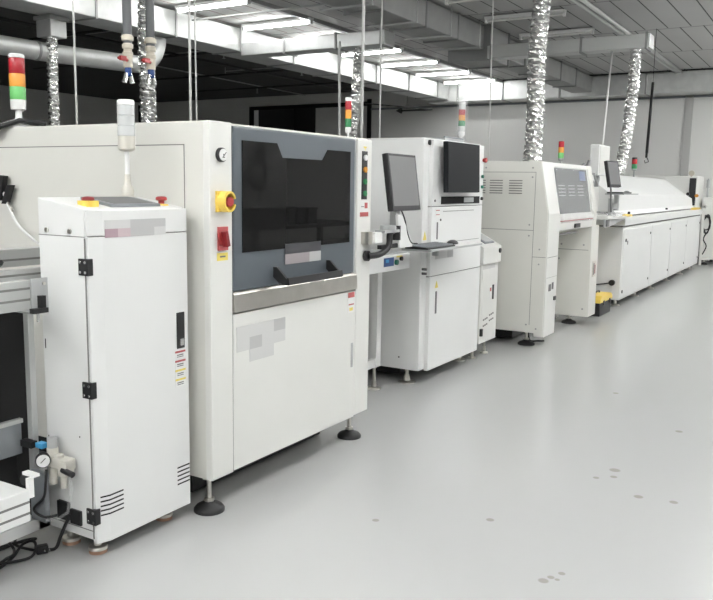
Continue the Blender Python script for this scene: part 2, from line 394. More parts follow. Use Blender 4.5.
# hanging rods and cords
def rod(label, p0, p1, r, m='rod', name='hanging_rod', cat='rod'):
    o = MB().cyl(p0, p1, r, n=8).build(name, m, loc=p0); tag(o, label, cat); return o
rod('white hanging conduit left of the pair above the printer corner', (3.93, 3.6, 1.2), (3.93, 3.6, CZ), 0.008)
rod('thin white hanging conduit right beside its thicker twin above the printer corner', (3.99, 3.6, 1.2), (3.97, 3.6, CZ), 0.005)
rod('thin white cord hanging between the left lamp tower and the valve pipes', (3.29, 3.9, 1.2), (3.29, 3.9, CZ), 0.006)
rod('thick white rod hanging over the right end of the printer', (6.13, 3.65, 1.4), (6.14, 3.65, CZ), 0.014)
rod('white rod hanging left of the silver hose at the printer right end', (9.7, 6.12, 1.0), (9.66, 6.12, 3.34), 0.018)
rod('thin white rod hanging above the tall white inspection cabinet', (7.6, 4.3, 0.9), (7.6, 4.3, CZ), 0.009)
rod('thin white cord hanging left of the wide silver hose', (8.96, 3.6, 1.1), (8.90, 3.6, CZ), 0.008)
rod('slanted white cord above the slim white box by the oven', (9.50, 2.44, 1.87), (11.59, 2.92, 3.265), 0.012, name='white_cord', cat='cord')
t = thing('drop_hose', 'thin black hose with a hook hanging by the end wall right of the oven hose', 'hose', (13, 2.66, 2.98))
MB().cyl((13, 2.64, 3.0), (13, 2.665, 1.95), 0.022, n=8).build('hose', 'dpipe', t)
MB().cyl((13, 2.665, 1.96), (13, 2.667, 1.88), 0.018, n=8).tube([(13, 2.667, 1.9), (13.02, 2.65, 1.86), (13, 2.63, 1.82), (13, 2.68, 1.80), (13, 2.69, 1.84)], 0.008, 6).build('hook', 'dpipe', t)
MB().cyl((13, 2.64, 2.98), (13, 2.64, CZ), 0.004, n=6).build('wire', 'dpipe', t)

# dark sprinkler pipework and conduits
t = thing('sprinkler_pipe', 'black sprinkler pipe with side branches under the dark ceiling', 'pipe', (11, 9.7, 3.5))
MB().cyl((5.5, 9.85, 3.52), (16.2, 9.85, 3.52), 0.024, n=8).build('main_pipe', 'dpipe', t)
for x in (8.25, 10.4, 12.6, 14.6):
    MB().cyl((x, 8.75, 3.50), (x, 13.5, 3.50), 0.02, n=8).build('branch_pipe', 'dpipe', t)
    for y in (8.8, 11.4):
        MB().cyl((x, y, 3.50), (x, y, 3.40), 0.012, n=6).lathe((x, y, 3.38), [(0.0, 0), (0.028, 0.004), (0.028, 0.01), (0.0, 0.02)], 10).build('sprinkler_head', 'lgrey', t)
t = thing('sprinkler_pipe', 'black pipe stub with an arrow-like head in front of the end wall', 'pipe', (16.9, 8.9, 3.1))
MB().cyl((16.9, 8.2, 3.12), (16.9, 9.0, 3.12), 0.022, n=8).build('branch_pipe', 'dpipe', t)
MB().cyl((16.9, 8.2, 3.12), (15.0, 9.0, 3.12), 0.014, n=8).build('feed_pipe', 'dpipe', t)
MB().lathe((16.9, 9.0, 3.12), [(0.07, 0.0), (0.0, 0.14)], 10, axis='y').build('head', 'dpipe', t)
MB().cyl((16.9, 8.85, 3.12), (16.9, 8.85, CZ), 0.006, n=6).build('hanger', 'dpipe', t)
for (x, lab) in ((9.1, 'near'), (11.2, 'middle'), (13.4, 'far')):
    o = MB().cyl((x, 9.4, 3.70), (x, 11.3, 3.70), 0.012, n=6).cyl((x, 9.4, 3.66), (x, 9.4, CZ), 0.01, n=6).cyl((x, 11.3, 3.66), (x, 11.3, CZ), 0.01, n=6).build('cross_conduit', 'lgrey', loc=(x, 10, 3.7))
    tag(o, 'thin grey cross conduit on the dark ceiling, the %s one' % lab, 'conduit', 'cross conduits on the dark ceiling')
o = MB().cyl((11.5, 12.3, 3.75), (18.2, 12.6, 3.75), 0.014, n=6).build('ceiling_conduit', 'lgrey', loc=(15, 12.4, 3.75)); tag(o, 'long thin pale conduit running back under the dark ceiling', 'conduit')
for dy, nm in ((0, 'left'), (0.09, 'right')):
    o = MB().cyl((8.5, 3.14-dy, CZ-0.035), (18.2, 3.14-dy, CZ-0.035), 0.03, n=8).build('ceiling_conduit', 'alu', loc=(13, 3.1-dy, 3.75))
    tag(o, 'long pale conduit on the grey ceiling at upper right, the %s of two' % nm, 'conduit', 'paired conduits on the grey ceiling')
for (x, y0, y1, lab) in ((8.9, 5.6, 8.1, 'thin grey cross pipe beside the lit battens, between the near two'), (7.6, 5.5, 6.8, 'thin grey cross pipe at the top of the picture left of the grey duct')):
    o = MB().cyl((x, y0, 3.66), (x, y1, 3.66), 0.014, n=6).cyl((x, y0+.05, 3.66), (x, y0+.05, CZ), 0.008, n=6).build('cross_pipe', 'lgrey', loc=(x, y0, 3.66)); tag(o, lab, 'pipe')

# two air drops with ball valves
def air_drop(x, y, zt, label, grp):
    t = thing('air_drop_pipe', label, 'air pipe', (x, y, CZ), grp); k = 0.56
    MB().cyl((x, y, zt-0.02), (x, y, CZ), 0.023, n=16).build('pipe', 'pvc', t)
    MB().lathe((x, y, zt-0.25*k), [(r_*k, h_*k) for r_, h_ in [(0.0, 0), (0.042, 0.0), (0.042, 0.10), (0.048, 0.105), (0.048, 0.135), (0.038, 0.14), (0.038, 0.165), (0.050, 0.17), (0.050, 0.205), (0.040, 0.21), (0.040, 0.235), (0.054, 0.24), (0.054, 0.275), (0.042, 0.29)]], 18).build('ball_valve', 'beige', t)
    MB().tube([(x-0.015, y-0.01, zt-0.105), (x-0.05, y-0.03, zt-0.103), (x-0.085, y-0.02, zt-0.103)], [0.009, 0.008, 0.007], 8).obox((x-0.062, y-0.03, zt-0.103), (1, 0, 0), (0, 1, 0), (0, 0, 1), 0.018, 0.008, 0.011).build('valve_handle', 'red', t)
    MB().cyl((x, y, zt-0.14), (x, y, zt-0.165), 0.017, n=12).cyl((x, y, zt-0.16), (x-0.016, y, zt-0.18), 0.011, n=8).cyl((x, y, zt-0.16), (x+0.016, y, zt-0.18), 0.011, n=8).build('coupling', 'blue', t)
    for q in (-1, 1):
        MB().cyl((x+q*0.012, y, zt-0.168), (x+q*0.026, y, zt-0.215), 0.010, 0.013, n=10).build('outlet', 'chrome', t)
air_drop(3.035, 3.2, 2.115, 'grey air pipe with red-handled beige valve above the printer, the left one', 'air drop pipes with red valve handles')
air_drop(3.195, 3.2, 2.125, 'grey air pipe with red-handled beige valve overlapping the silver hose, the right one', 'air drop pipes with red valve handles')

# ------------------------------------------------------------------ shared little parts
def foot(t, x, y, zt, r=0.06, style='rubber', pad=False):
    prof = [(0, 0), (r, 0), (r, 0.012), (r*0.85, 0.024), (r*0.4, 0.036), (r*0.3, 0.045), (0, 0.046)]
    if style == 'steel': prof = [(0, 0), (r, 0), (r, 0.007), (r*0.92, 0.011), (r*0.42, 0.015), (r*0.36, 0.045), (0, 0.046)]
    z0 = 0.0
    if pad:
        MB().cyl((x, y, 0), (x, y, 0.014), r*0.95, n=18).build('pad', 'tan', t); z0 = 0.014
    f = MB().lathe((x, y, z0), prof, 24).build('leveling_foot', 'rubber' if style == 'rubber' else 'steel', t)
    MB().cyl((x, y, z0+0.04), (x, y, zt), r*0.16 if style == 'rubber' else r*0.22, n=12).cyl((x, y, z0+0.045), (x, y, z0+0.058), r*0.36, n=6).cyl((x, y, zt-0.014), (x, y, zt-0.002), r*0.42, n=6).build('stem', 'steel', f)
def tower(t_or_label, x, y, z0, cols, r=0.03, seg=0.06, pole=0.10, capm='plastic_w', basem='plastic_w', base=True, cap=0.02, bottom=0.03, group=None):
    t = thing('signal_tower', t_or_label, 'signal light', (x, y, z0), group)
    z = z0
    if base:
        MB().lathe((x, y, z), [(0, 0), (r*1.25, 0), (r*1.25, 0.008), (r*0.7, 0.02), (r*0.55, 0.05), (0, 0.052)], 18).build('base', basem, t)
    MB().cyl((x, y, z), (x, y, z+pole), r*0.33, n=10).build('pole', basem, t)
    z += pole
    MB().lathe((x, y, z), [(0, 0), (r*0.6, 0), (r, bottom*0.4), (r, bottom)], 20).build('socket', basem, t); z += bottom
    for c in cols:
        b = MB().lathe((x, y, z), [(0, 0), (r*0.98, 0), (r, 0.004), (r, seg-0.004), (r*0.95, seg)], 20)
        b.build('lens', c, t); z += seg
    MB().lathe((x, y, z), [(0, 0), (r, 0), (r, cap*0.8), (r*0.85, cap), (0, cap)], 20).build('cap', capm, t)
    return t
def logo(t, cells, x0, z0, cw, ch, y, name='nameplate', axis='y', mats=None):
    b = MB(); ms = []
    for j, row in enumerate(cells):
        for i, c in enumerate(row):
            if c is None: continue
            if c not in ms: ms.append(c)
            b.box(x0+i*cw, x0+(i+1)*cw, y-0.0015, y+0.0005, z0-(j+1)*ch, z0-j*ch, ms.index(c))
    return b.build(name, ms, t)
def monitor(name, label, c, w, h, tilt, face=(0, -1), scr='screen', dep=0.03, group=None, yaw=0.0, bez='bezel', inset=0.014):
    # c centre; facing -y; tilt = top leaning back
    t = thing(name, label, 'monitor', c, group)
    R = Matrix.Rotation(yaw, 3, 'Z') @ Matrix.Rotation(-tilt, 3, 'X')
    ax, ay, az = R @ Vector((1, 0, 0)), R @ Vector((0, 1, 0)), R @ Vector((0, 0, 1)); c = Vector(c)
    MB().obox(c+ay*dep/2, ax, ay, az, w/2, dep/2, h/2).build('casing', bez if bez != 'bezel' else 'black', t, bevel=0.004)
    MB().obox(c-ay*0.002, ax, ay, az, w/2-0.001, 0.004, h/2-0.001).build('front_frame', bez, t)
    MB().obox(c-ay*0.0065+az*0.006, ax, ay, az, w/2-inset, 0.001, h/2-inset-0.006).build('screen', scr, t)
    MB().obox(c+ay*(dep+0.012), ax, ay, az, w*0.28, 0.014, h*0.3).build('back_housing', 'black', t)
    return t

# ------------------------------------------------------------------ 1 stencil printer (large, centre-left)
PY = 2.18
t = thing('stencil_printer', 'large ivory machine with grey hood and tinted window', 'machine', (3.13, 2.95, 0))
PB = 0.155; PT = 1.645; PD = 3.75
# body: left pillar, right pillar, panels
b = MB().box(2.485, 3.78, 2.21, PD, PB, PT)
b.build('cabinet_body', 'ivory', t, bevel=0.006)
MB().box(2.485, 2.622, PY, 2.215, PB, PT).build('left_pillar', 'white', t, bevel=0.004)
MB().box(3.632, 3.775, PY, 2.215, PB+0.01, PT-0.01).build('right_pillar', 'white', t, bevel=0.004)
MB().box(3.60, 3.634, PY+0.012, 2.215, 0.86, PT-0.01).build('pillar_trim', 'lgrey', t)
d = MB().box(2.626, 3.628, PY, 2.212, PB+0.005, 0.848).build('lower_door', 'white', t, bevel=0.003)
MB().box(3.588, 3.604, PY-0.004, PY+0.002, 0.44, 0.57).box(3.592, 3.600, PY-0.007, PY, 0.45, 0.56).build('door_latch', 'lgrey', d)
MB().prism([(PY-0.010, 0.856), (2.215, 0.856), (2.215, 0.938), (PY+0.004, 0.943), (PY-0.006, 0.932)], 'x', 2.626, 3.632).build('steel_sill', 'steel', t, bevel=0.002)
h = MB().box(2.626, 3.60, PY-0.004, 2.212, 0.945, PT-0.012).build('hood', 'hood', t, bevel=0.008)
# window with the stepped top edge
wy = PY-0.0045
win = [(2.682, 1.108), (3.547, 1.108), (3.547, 1.566), (3.335, 1.566), (3.29, 1.515), (2.965, 1.515), (2.925, 1.577), (2.682, 1.577)]
MB().prism(win, 'y', wy-0.003, wy+0.002).build('window', 'glass_dark', h)
# handle: two black brackets and a sloping tray-like bar
g = MB().prism([(wy, 1.03), (wy-0.02, 1.03), (wy-0.075, 0.978), (wy-0.085, 0.955), (wy-0.03, 0.960), (wy, 0.985)], 'x', 2.90, 2.915)
g.prism([(wy, 1.03), (wy-0.02, 1.03), (wy-0.075, 0.978), (wy-0.085, 0.955), (wy-0.03, 0.960), (wy, 0.985)], 'x', 3.335, 3.35)
g.prism([(wy-0.07, 0.952), (wy-0.09, 0.955), (wy-0.085, 0.985), (wy-0.075, 0.985)], 'x', 2.90, 3.35)
g.box(2.90, 3.35, wy-0.085, wy-0.03, 0.952, 0.958)
g.build('handle', 'black', h)
logo(h, [['logo5', 'logo5', 'logo5'], ['logo6', 'logo6', 'logo2']], 2.985, 1.128, 0.098, 0.047, wy-0.003)
logo(d, [['logo1', 'logo1', 'logo1', 'logo2'], ['logo1', 'logo2', 'logo1', 'logo1'], [None, 'logo1', 'logo1', None]], 2.645, 0.79, 0.088, 0.055, PY-0.0005)
# left side panel grooves (side plane x = 2.485)
MB().box(2.4838, 2.4855, 2.314, PD-0.05, 1.549, 1.553).box(2.4838, 2.4855, 2.312, 2.316, 0.3, 1.553).build('side_seam', 'seam', t)
MB().box(2.6215, 2.6262, PY+0.003, 2.213, PB, 1.633).build('pillar_seam', 'seam', t)
# pressure gauge
ga = MB().lathe((2.550, PY-0.016, 1.512), [(0, 0), (0.026, 0.0), (0.029, 0.004), (0.029, 0.016)], 24, axis='y').build('pressure_gauge', 'black', t)
MB().cyl((2.550, PY-0.018, 1.512), (2.550, PY-0.014, 1.512), 0.024, n=24).build('gauge_face', 'label_w', ga)
MB().obox((2.555, PY-0.019, 1.512), (1, 0, 1), (0, 1, 0), (-1, 0, 1), 0.015, 0.0008, 0.0015).cyl((2.550, PY-0.020, 1.512), (2.550, PY-0.018, 1.512), 0.004, n=8).obox((2.550, PY-0.0185, 1.502), (1, 0, 0), (0, 1, 0), (0, 0, 1), 0.007, 0.0006, 0.002).build('gauge_needle', 'print', ga)
# emergency stop in its yellow guard
e = MB()
for i in range(20):
    a0, a1 = 2*PI*i/20, 2*PI*(i+1)/20
    if abs(math.cos((a0+a1)/2)) > 0.90 and math.cos((a0+a1)/2) > 0: continue
    if abs(math.cos((a0+a1)/2)) > 0.90 and math.cos((a0+a1)/2) < 0: pass
    c = (2.553, 1.325)
    q = [(c[0]+rr*math.cos(a), c[1]+rr*1.15*math.sin(a)) for rr, a in ((0.029, a0), (0.037, a0), (0.037, a1), (0.029, a1))]
    e.prism(q, 'y', PY-0.05, PY)
e.box(2.518, 2.590, PY-0.012, PY, 1.283, 1.367)
es = e.build('emergency_stop', 'yellow', t)
MB().cyl((2.553, PY-0.05, 1.325), (2.553, PY-0.03, 1.325), 0.020, n=20).cyl((2.553, PY-0.03, 1.325), (2.553, PY-0.01, 1.325), 0.012, n=16).build('button', 'red', es)
sw = MB().box(2.528, 2.587, PY-0.008, PY, 1.125, 1.222).build('main_switch', 'label_r', t)
MB().cyl((2.550, PY-0.016, 1.174), (2.550, PY-0.008, 1.174), 0.030, n=24).build('dial', 'red', sw)
MB().obox((2.550, PY-0.026, 1.174), (1, 0, 0.25), (0, 1, 0), (-0.25, 0, 1), 0.009, 0.012, 0.032).build('knob', 'dred', sw)
MB().box(2.525, 2.592, PY-0.0015, PY, 1.083, 1.115).box(2.542, 2.576, PY-0.002, PY, 1.096, 1.103, 1).build('sticker', ['label_y', 'print'], t)
# right pillar controls
cb = MB().box(3.672, 3.724, PY-0.004, PY, 1.325, 1.575).build('button_strip', 'black', t)
for i, c in enumerate(('plastic_w', 'l_amber', 'l_dgreen', 'l_dgreen')):
    MB().cyl((3.698, PY-0.012, 1.542-i*0.062), (3.698, PY-0.004, 1.542-i*0.062), 0.015, n=18).build('push_button', c, cb)
MB().box(3.660, 3.745, PY-0.0015, PY, 1.235, 1.318).box(3.660, 3.745, PY-0.002, PY, 1.235, 1.258, 1).box(3.705, 3.735, PY-0.002, PY, 1.278, 1.308, 1).box(3.67, 3.70, PY-0.002, PY, 1.285, 1.289, 2).build('sticker', ['label_w', 'label_r', 'print'], t)
MB().box(3.688, 3.718, PY-0.0015, PY, 1.592, 1.600).box(3.70, 3.706, PY-0.0015, PY, 1.580, 1.594).build('sticker', 'label_y', t)
MB().box(3.552, 3.615, PY-0.0015, PY, 0.735, 0.842).box(3.552, 3.615, PY-0.002, PY, 0.815, 0.842, 1).box(3.557, 3.61, PY-0.002, PY, 0.775, 0.782, 1).box(3.565, 3.600, PY-0.002, PY, 0.745, 0.762, 2).build('warning_sticker', ['label_w', 'label_r', 'label_y'], d)
for (x, y) in ((2.53, 2.24), (3.74, 2.275), (2.56, 3.6), (3.70, 3.6)): foot(t, x, y, PB+0.002, 0.066)

MB().box(2.62, 3.66, 2.42, 3.70, 0.012, 0.156).build('under_shade', 'dpipe', t)  # added black block, darkens the shade under the printer
tower('red, amber and green signal tower on the printer by the right pillar', 3.725, 2.30, PT, ['l_dgreen', 'l_amber', 'l_red'], r=0.017, seg=0.045, pole=0.028, base=False, bottom=0.03)
tt = thing('signal_tower', 'red, amber and green signal tower at the far left on top of the printer', 'signal light', (2.54, 3.41, PT))
x, y = 2.535, 3.41
MB().lathe((x, y, PT), [(0, 0), (0.05, 0), (0.05, 0.012), (0.03, 0.03), (0.016, 0.045), (0.013, 0.09), (0, 0.09)], 20).build('base', 'plastic_w', tt)
MB().lathe((x, y, PT+0.085), [(0, 0), (0.034, 0.0), (0.036, 0.045)], 22).build('socket', 'plastic_w', tt)
for i, c in enumerate(('l_green', 'l_amber', 'l_red')):
    z = PT+0.13+i*0.060; hh = 0.060 if i < 2 else 0.072
    MB().lathe((x, y, z), [(0, 0), (0.034, 0.0), (0.036, 0.004), (0.036, hh-0.003), (0.034, hh)], 22).build('lens', c, tt)
MB().lathe((x, y, PT+0.322), [(0, 0), (0.036, 0.0), (0.036, 0.015), (0.030, 0.02)], 22).build('cap', 'plastic_w', tt)
for i, (m_, r_, dy) in enumerate((('cable', 0.012, 0.0), ('cable', 0.009, 0.05), ('plastic_w', 0.010, 0.02))):
    pts = [(2.60, 3.30+dy, PT+0.02), (2.50, 3.36+dy, PT+0.03), (2.45, 3.44+dy, PT+0.0), (2.44, 3.52+dy, PT-0.06), (2.44, 3.58+dy, 1.40), (2.45, 3.62+dy, 1.2)]
    o = MB().tube(pts, r_, 8).build('signal_cable', m_, loc=pts[0])
    tag(o, ['thicker black cable draped over the top left edge of the printer', 'thinner black cable draped over the top left edge of the printer', 'white cable draped over the top left edge of the printer'][i], 'cable', 'cables over the printer edge')
t = thing('air_gun', 'black air gun hanging on the printer side at the left edge of the picture', 'air gun', (2.45, 3.36, 1.42))
MB().obox((2.455, 3.45, 1.36), (0, 1, 0.1), (1, 0, 0), (0, -0.25, 1), 0.018, 0.014, 0.06).obox((2.455, 3.405, 1.33), (0, 1, 0), (1, 0, 0), (0, -0.5, 1), 0.016, 0.012, 0.05).build('body', 'black', t)
MB().cyl((2.45, 3.40, 1.29), (2.45, 3.37, 1.25), 0.006, n=8).build('nozzle', 'steel', t)
o = MB().tube(smooth([(2.465, 3.56, 1.62), (2.46, 3.50, 1.45), (2.44, 3.35, 1.22), (2.36, 3.12, 1.14), (2.2, 2.86, 1.137)]), 0.006, 8).build('air_line', 'plastic_w', loc=(2.46, 3.5, 1.6)); tag(o, 'thin white air line running down the side of the printer', 'cable')

# ------------------------------------------------------------------ 2 loader cabinet (front left)
LY = 2.245; LX = 1.932
t = thing('magazine_loader', 'narrow white cabinet with slanted top, front-most in the line', 'machine', (2.18, 2.4, 0))
top = lambda y: 1.298 + (y-LY)*0.15
side = [(LY+0.04, 0.085), (2.515, 0.085), (2.515, top(2.515)), (LY+0.027, top(LY+0.027)), (LY+0.027, 0.1)]
b = MB().prism([(LY+0.027, 0.085), (2.515, 0.085), (2.515, top(2.515)), (LY+0.027, top(LY+0.027))], 'x', LX, 2.428)
b.build('cabinet_body', 'cool', t, bevel=0.004)
# upper front cap with chamfered left corner
cap = [(1.938, LY+0.037), (1.938, LY+0.018), (1.99, LY), (2.42, LY), (2.42, LY+0.037)]
MB().prism(cap, 'z', 1.207, 1.2975).build('top_cap', 'cool', t, bevel=0.003)
dr = MB().prism(cap, 'z', 0.068, 1.203).build('front_door', 'cool', t, bevel=0.003)
MB().prism([(1.945, LY+0.037), (1.945, LY+0.022), (1.992, LY+0.004), (2.416, LY+0.004), (2.416, LY+0.037)], 'z', 1.2025, 1.2075).build('seam', 'seam', t)
MB().box(LX-0.001, LX+0.002, LY+0.025, LY+0.029, 0.09, 1.20).box(LX-0.001, LX+0.002, LY+0.027, 2.514, 1.2025, 1.2055).build('side_seam', 'seam', t)
MB().box(LX-0.001, LX+0.002, LY+0.029, 2.514, 0.118, 0.121).build('base_seam', 'seam', t)
for z in (1.098, 0.652, 0.175):
    hg = MB().box(LX-0.006, LX+0.02, 2.254, 2.302, z-0.03, z+0.03).build('hinge', 'black', t, bevel=0.002)
    b = MB()
    for yy in (2.265, 2.291):
        for zz in (-0.018, 0.018): b.cyl((LX-0.0085, yy, z+zz), (LX-0.0055, yy, z+zz), 0.0055, n=8)
    b.build('screw', 'chrome', hg)
for yy in (2.468, 2.345):
    MB().cyl((LX-0.006, yy, 1.222), (LX+0.001, yy, 1.222), 0.009, n=12).build('bolt', 'steel', t)
for (yy, zz) in ((2.50, 0.80), (2.502, 0.43), (2.33, 0.47), (2.36, 0.38)):
    MB().box(LX-0.001, LX+0.002, yy-0.002, yy+0.002, zz-(0.018 if yy > 2.4 else 0.003), zz+(0.018 if yy > 2.4 else 0.003)).build('slot', 'gap', t)
# ventilation slots
for j in range(5):
    z = 0.246 - j*0.0175
    MB().prism([(1.9895, LY+0.0022), (1.9895, LY-0.0008), (2.055, LY-0.0008), (2.055, LY+0.002), (1.99, LY+0.002)], 'z', z-0.0028, z+0.0028).prism([(1.955, LY+0.0135), (1.955, LY+0.0113), (1.9895, LY-0.001), (1.991, LY+0.001)], 'z', z-0.0028, z+0.0028).build('vent_slot', 'gap', dr)
for j in range(5):
    z = 0.243 - j*0.0175
    MB().box(2.345, 2.416, LY-0.001, LY+0.003, z-0.0028, z+0.0028).build('vent_slot', 'gap', dr)
ht = MB().box(2.352, 2.396, LY-0.004, LY, 0.738, 0.885).build('door_latch', 'black', dr, bevel=0.002)
MB().box(2.366, 2.387, LY-0.008, LY-0.003, 0.750, 0.778).build('latch_key', 'chrome', ht)
for i, c in enumerate(('label_r', 'label_r', 'label_y', 'label_y')):
    z = 0.730 - i*0.038
    MB().box(2.342, 2.400, LY-0.0012, LY, z-0.034, z).box(2.342, 2.400, LY-0.0018, LY, z-0.009, z-0.001, 1).box(2.352, 2.388, LY-0.0018, LY, z-0.020, z-0.016, 2).box(2.352, 2.388, LY-0.0018, LY, z-0.027, z-0.024, 2).build('warning_sticker', ['label_w', c, 'print'], dr)
cells = [['logo1', 'logo1', 'logo2', 'logo2', 'logo2'], ['logo3', 'logo4', 'logo2', 'logo2', 'logo1']]
logo(t, cells, 2.0, 1.262, 0.06, 0.031, LY-0.0005)
# touch panel set in the slanted top
def topq(b, x0, x1, y0, y1, h0, h1, mi=0, dx=0.0):
    vs = [(x0, y0, top(y0)+h0), (x1, y0, top(y0)+h0), (x1+dx, y1, top(y1)+h0), (x0+dx, y1, top(y1)+h0), (x0, y0, top(y0)+h1), (x1, y0, top(y0)+h1), (x1+dx, y1, top(y1)+h1), (x0+dx, y1, top(y1)+h1)]
    return b.add(vs, [(0,3,2,1), (4,5,6,7), (0,1,5,4), (1,2,6,5), (2,3,7,6), (3,0,4,7)], mi)
tp = topq(MB(), 2.075, 2.325, 2.292, 2.455, 0.0, 0.011).build('touch_panel', 'mgrey', t, bevel=0.002)
topq(MB(), 2.103, 2.297, 2.306, 2.44, 0.0105, 0.0125).build('screen', 'screen', tp)
for (x, y, mm) in ((2.008, 2.335, 0), (2.368, 2.330, 1)):
    z = top(y)
    e = MB().lathe((x, y, z-0.006), [(0, 0), (0.030, 0.0), (0.028, 0.022), (0.020, 0.024), (0, 0.024)] if mm == 0 else [(0, 0), (0.03, 0.0), (0.026, 0.008), (0, 0.010)], 22).build('emergency_stop', 'yellow', t)
    if mm == 0:
        MB().box(x-0.026, x+0.026, y-0.026, y+0.026, z-0.004, z+0.018).build('guard', 'yellow', e)
    MB().cyl((x, y, z+0.004), (x, y, z+0.020), 0.012, n=14).lathe((x, y, z+0.016), [(0.018, 0), (0.023, 0.004), (0.021, 0.013), (0.015, 0.016), (0, 0.017)], 20).build('button', 'red' if mm else 'dred', e)
# sockets and wiring at the base of the side
MB().box(LX-0.014, LX, 2.395, 2.455, 0.135, 0.205).build('socket_plate', 'black', t, bevel=0.002)
MB().box(LX-0.010, LX, 2.330, 2.388, 0.128, 0.185).build('socket_plate', 'black', t, bevel=0.002)
for (x, y) in ((2.0, 2.33), (2.36, 2.34), (2.0, 2.48), (2.36, 2.48)): foot(t, x, y, 0.09, 0.036, 'steel', pad=True)
MB().box(2.06, 2.32, 2.36, 2.5, 0.03, 0.087).build('under_shade', 'dpipe', t)  # black block added as shade under the loader
tw = thing('signal_tower', 'clear white signal tower on the front-most white cabinet', 'signal light', (2.262, 2.43, top(2.43)))
x, y, z = 2.325, 2.47, top(2.47)-0.004
MB().lathe((x, y, z), [(0, 0), (0.04, 0), (0.04, 0.006), (0.022, 0.014), (0.026, 0.03), (0.022, 0.05), (0.014, 0.06), (0.013, 0.10), (0, 0.10)], 20).build('base', 'offwhite', tw)
MB().cyl((x, y, z+0.09), (x, y, z+0.20), 0.0095, n=12).build('pole', 'plastic_w', tw)
MB().lathe((x, y, z+0.19), [(0, 0), (0.02, 0), (0.034, 0.008), (0.034, 0.06)], 22).build('socket', 'offwhite', tw)
for i in range(3):
    MB().lathe((x, y, z+0.25+i*0.040), [(0, 0), (0.031, 0.0), (0.034, 0.002), (0.034, 0.038), (0.031, 0.040)], 22).build('lens', 'l_clear', tw)
MB().lathe((x, y, z+0.37), [(0, 0), (0.034, 0), (0.034, 0.016), (0.030, 0.021), (0, 0.021)], 22).build('cap', 'plastic_w', tw)

# air preparation unit on the cabinet's side
t = thing('air_regulator', 'beige air filter regulator with round gauge on the cabinet side', 'regulator', (1.88, 2.415, 0.36))
MB().obox((1.895, 2.400, 0.372), (0, -1, 0), (1, 0, 0), (0, 0, 1), 0.062, 0.022, 0.020).cyl((1.89, 2.430, 0.37), (1.89, 2.430, 0.425), 0.021, n=14).cyl((1.89, 2.395, 0.36), (1.89, 2.395, 0.405), 0.017, n=14).obox((1.89, 2.360, 0.355), (0, -1, 0), (1, 0, 0), (0, 0, 1), 0.022, 0.02, 0.026).build('body', 'offwhite', t, bevel=0.003)
MB().cyl((1.89, 2.430, 0.42), (1.89, 2.430, 0.462), 0.019, n=14).build('cap', 'lgrey', t)
MB().cyl((1.89, 2.430, 0.35), (1.89, 2.430, 0.285), 0.017, 0.013, n=14).build('filter_bowl', 'offwhite', t)
MB().cyl((1.89, 2.375, 0.34), (1.89, 2.375, 0.28), 0.015, 0.012, n=14).build('filter_bowl', 'offwhite', t)
MB().cyl((1.875, 2.360, 0.355), (1.87, 2.300, 0.35), 0.011, n=12).build('shut_off_knob', 'black', t)
g = MB().cyl((1.845, 2.428, 0.385), (1.857, 2.444, 0.385), 0.027, n=20).cyl((1.857, 2.444, 0.385), (1.875, 2.46, 0.385), 0.01, n=10).build('gauge', 'black', t)
MB().cyl((1.8435, 2.426, 0.385), (1.846, 2.4293, 0.385), 0.0235, n=20).build('gauge_face', 'label_w', g)
MB().obox((1.8425, 2.4247, 0.387), (0.8, -0.6, 1), (0.6, 0.8, 0), (-0.8, 0.6, 1), 0.012, 0.0008, 0.0015).build('gauge_needle', 'print', g)
MB().obox((1.87, 2.465, 0.432), (0, 1, 0), (1, 0, 0), (0, 0, 1), 0.018, 0.014, 0.009).build('push_fitting', 'lblue', t)
MB().obox((1.86, 2.525, 0.43), (0, 1, 0), (1, 0, 0), (0, 0, 1), 0.03, 0.014, 0.012).build('silencer', 'black', t)
o = MB().tube(smooth([(1.855, 2.425, 0.35), (1.85, 2.425, 0.30), (1.85, 2.440, 0.24), (1.84, 2.485, 0.19), (1.85, 2.445, 0.165), (1.88, 2.405, 0.17)]), 0.005, 8).build('air_line', 'cable', loc=(1.85, 2.425, 0.3)); tag(o, 'thin black air line looping below the regulator gauge', 'cable')
o = MB().tube([(1.88, 2.325, 0.34), (1.87, 2.310, 0.28), (1.87, 2.335, 0.20), (1.86, 2.385, 0.165), (1.86, 2.465, 0.15)], 0.006, 8).build('air_line', 'filmwrap', loc=(1.88, 2.325, 0.3)); tag(o, 'clear air line curving down from the regulator', 'cable')

# ------------------------------------------------------------------ 3 conveyor frame at the left edge
t = thing('magazine_conveyor', 'aluminium profile conveyor frame at the left edge of the picture', 'conveyor', (1.3, 2.7, 0))
def profile(x0, x1, y0, y1, z0, z1, name, m='alu', grooves=(0.5,)):
    p = MB().box(x0, x1, y0, y1, z0, z1).build(name, m, t, bevel=0.003)
    for gz in grooves:
        z = z0+(z1-z0)*gz
        MB().box(x0, x1-0.002, y0-0.0012, y0+0.002, z-0.004, z+0.004).build('groove', 'seam', p)
    return p
profile(0.9, 1.80, 2.40, 2.44, 0.952, 1.057, 'upper_rail', 'alu', (0.35, 0.72))
profile(0.9, 2.0, 2.56, 2.60, 1.035, 1.075, 'rear_rail', 'alu', (0.5,))
profile(0.9, 2.25, 2.78, 2.84, 1.06, 1.13, 'rear_rail', 'alu', (0.4,))
MB().box(1.10, 1.98, 2.60, 2.78, 1.03, 1.045).build('deck_plate', 'zincdull', t)
MB().box(1.80, 1.868, 2.393, 2.402, 0.935, 1.06).box(1.80, 1.868, 2.40, 2.50, 0.935, 0.942).build('end_plate', 'lgrey', t, bevel=0.001)
MB().cyl((1.85, 2.388, 1.04), (1.85, 2.394, 1.04), 0.006, n=10).build('screw', 'steel', t)
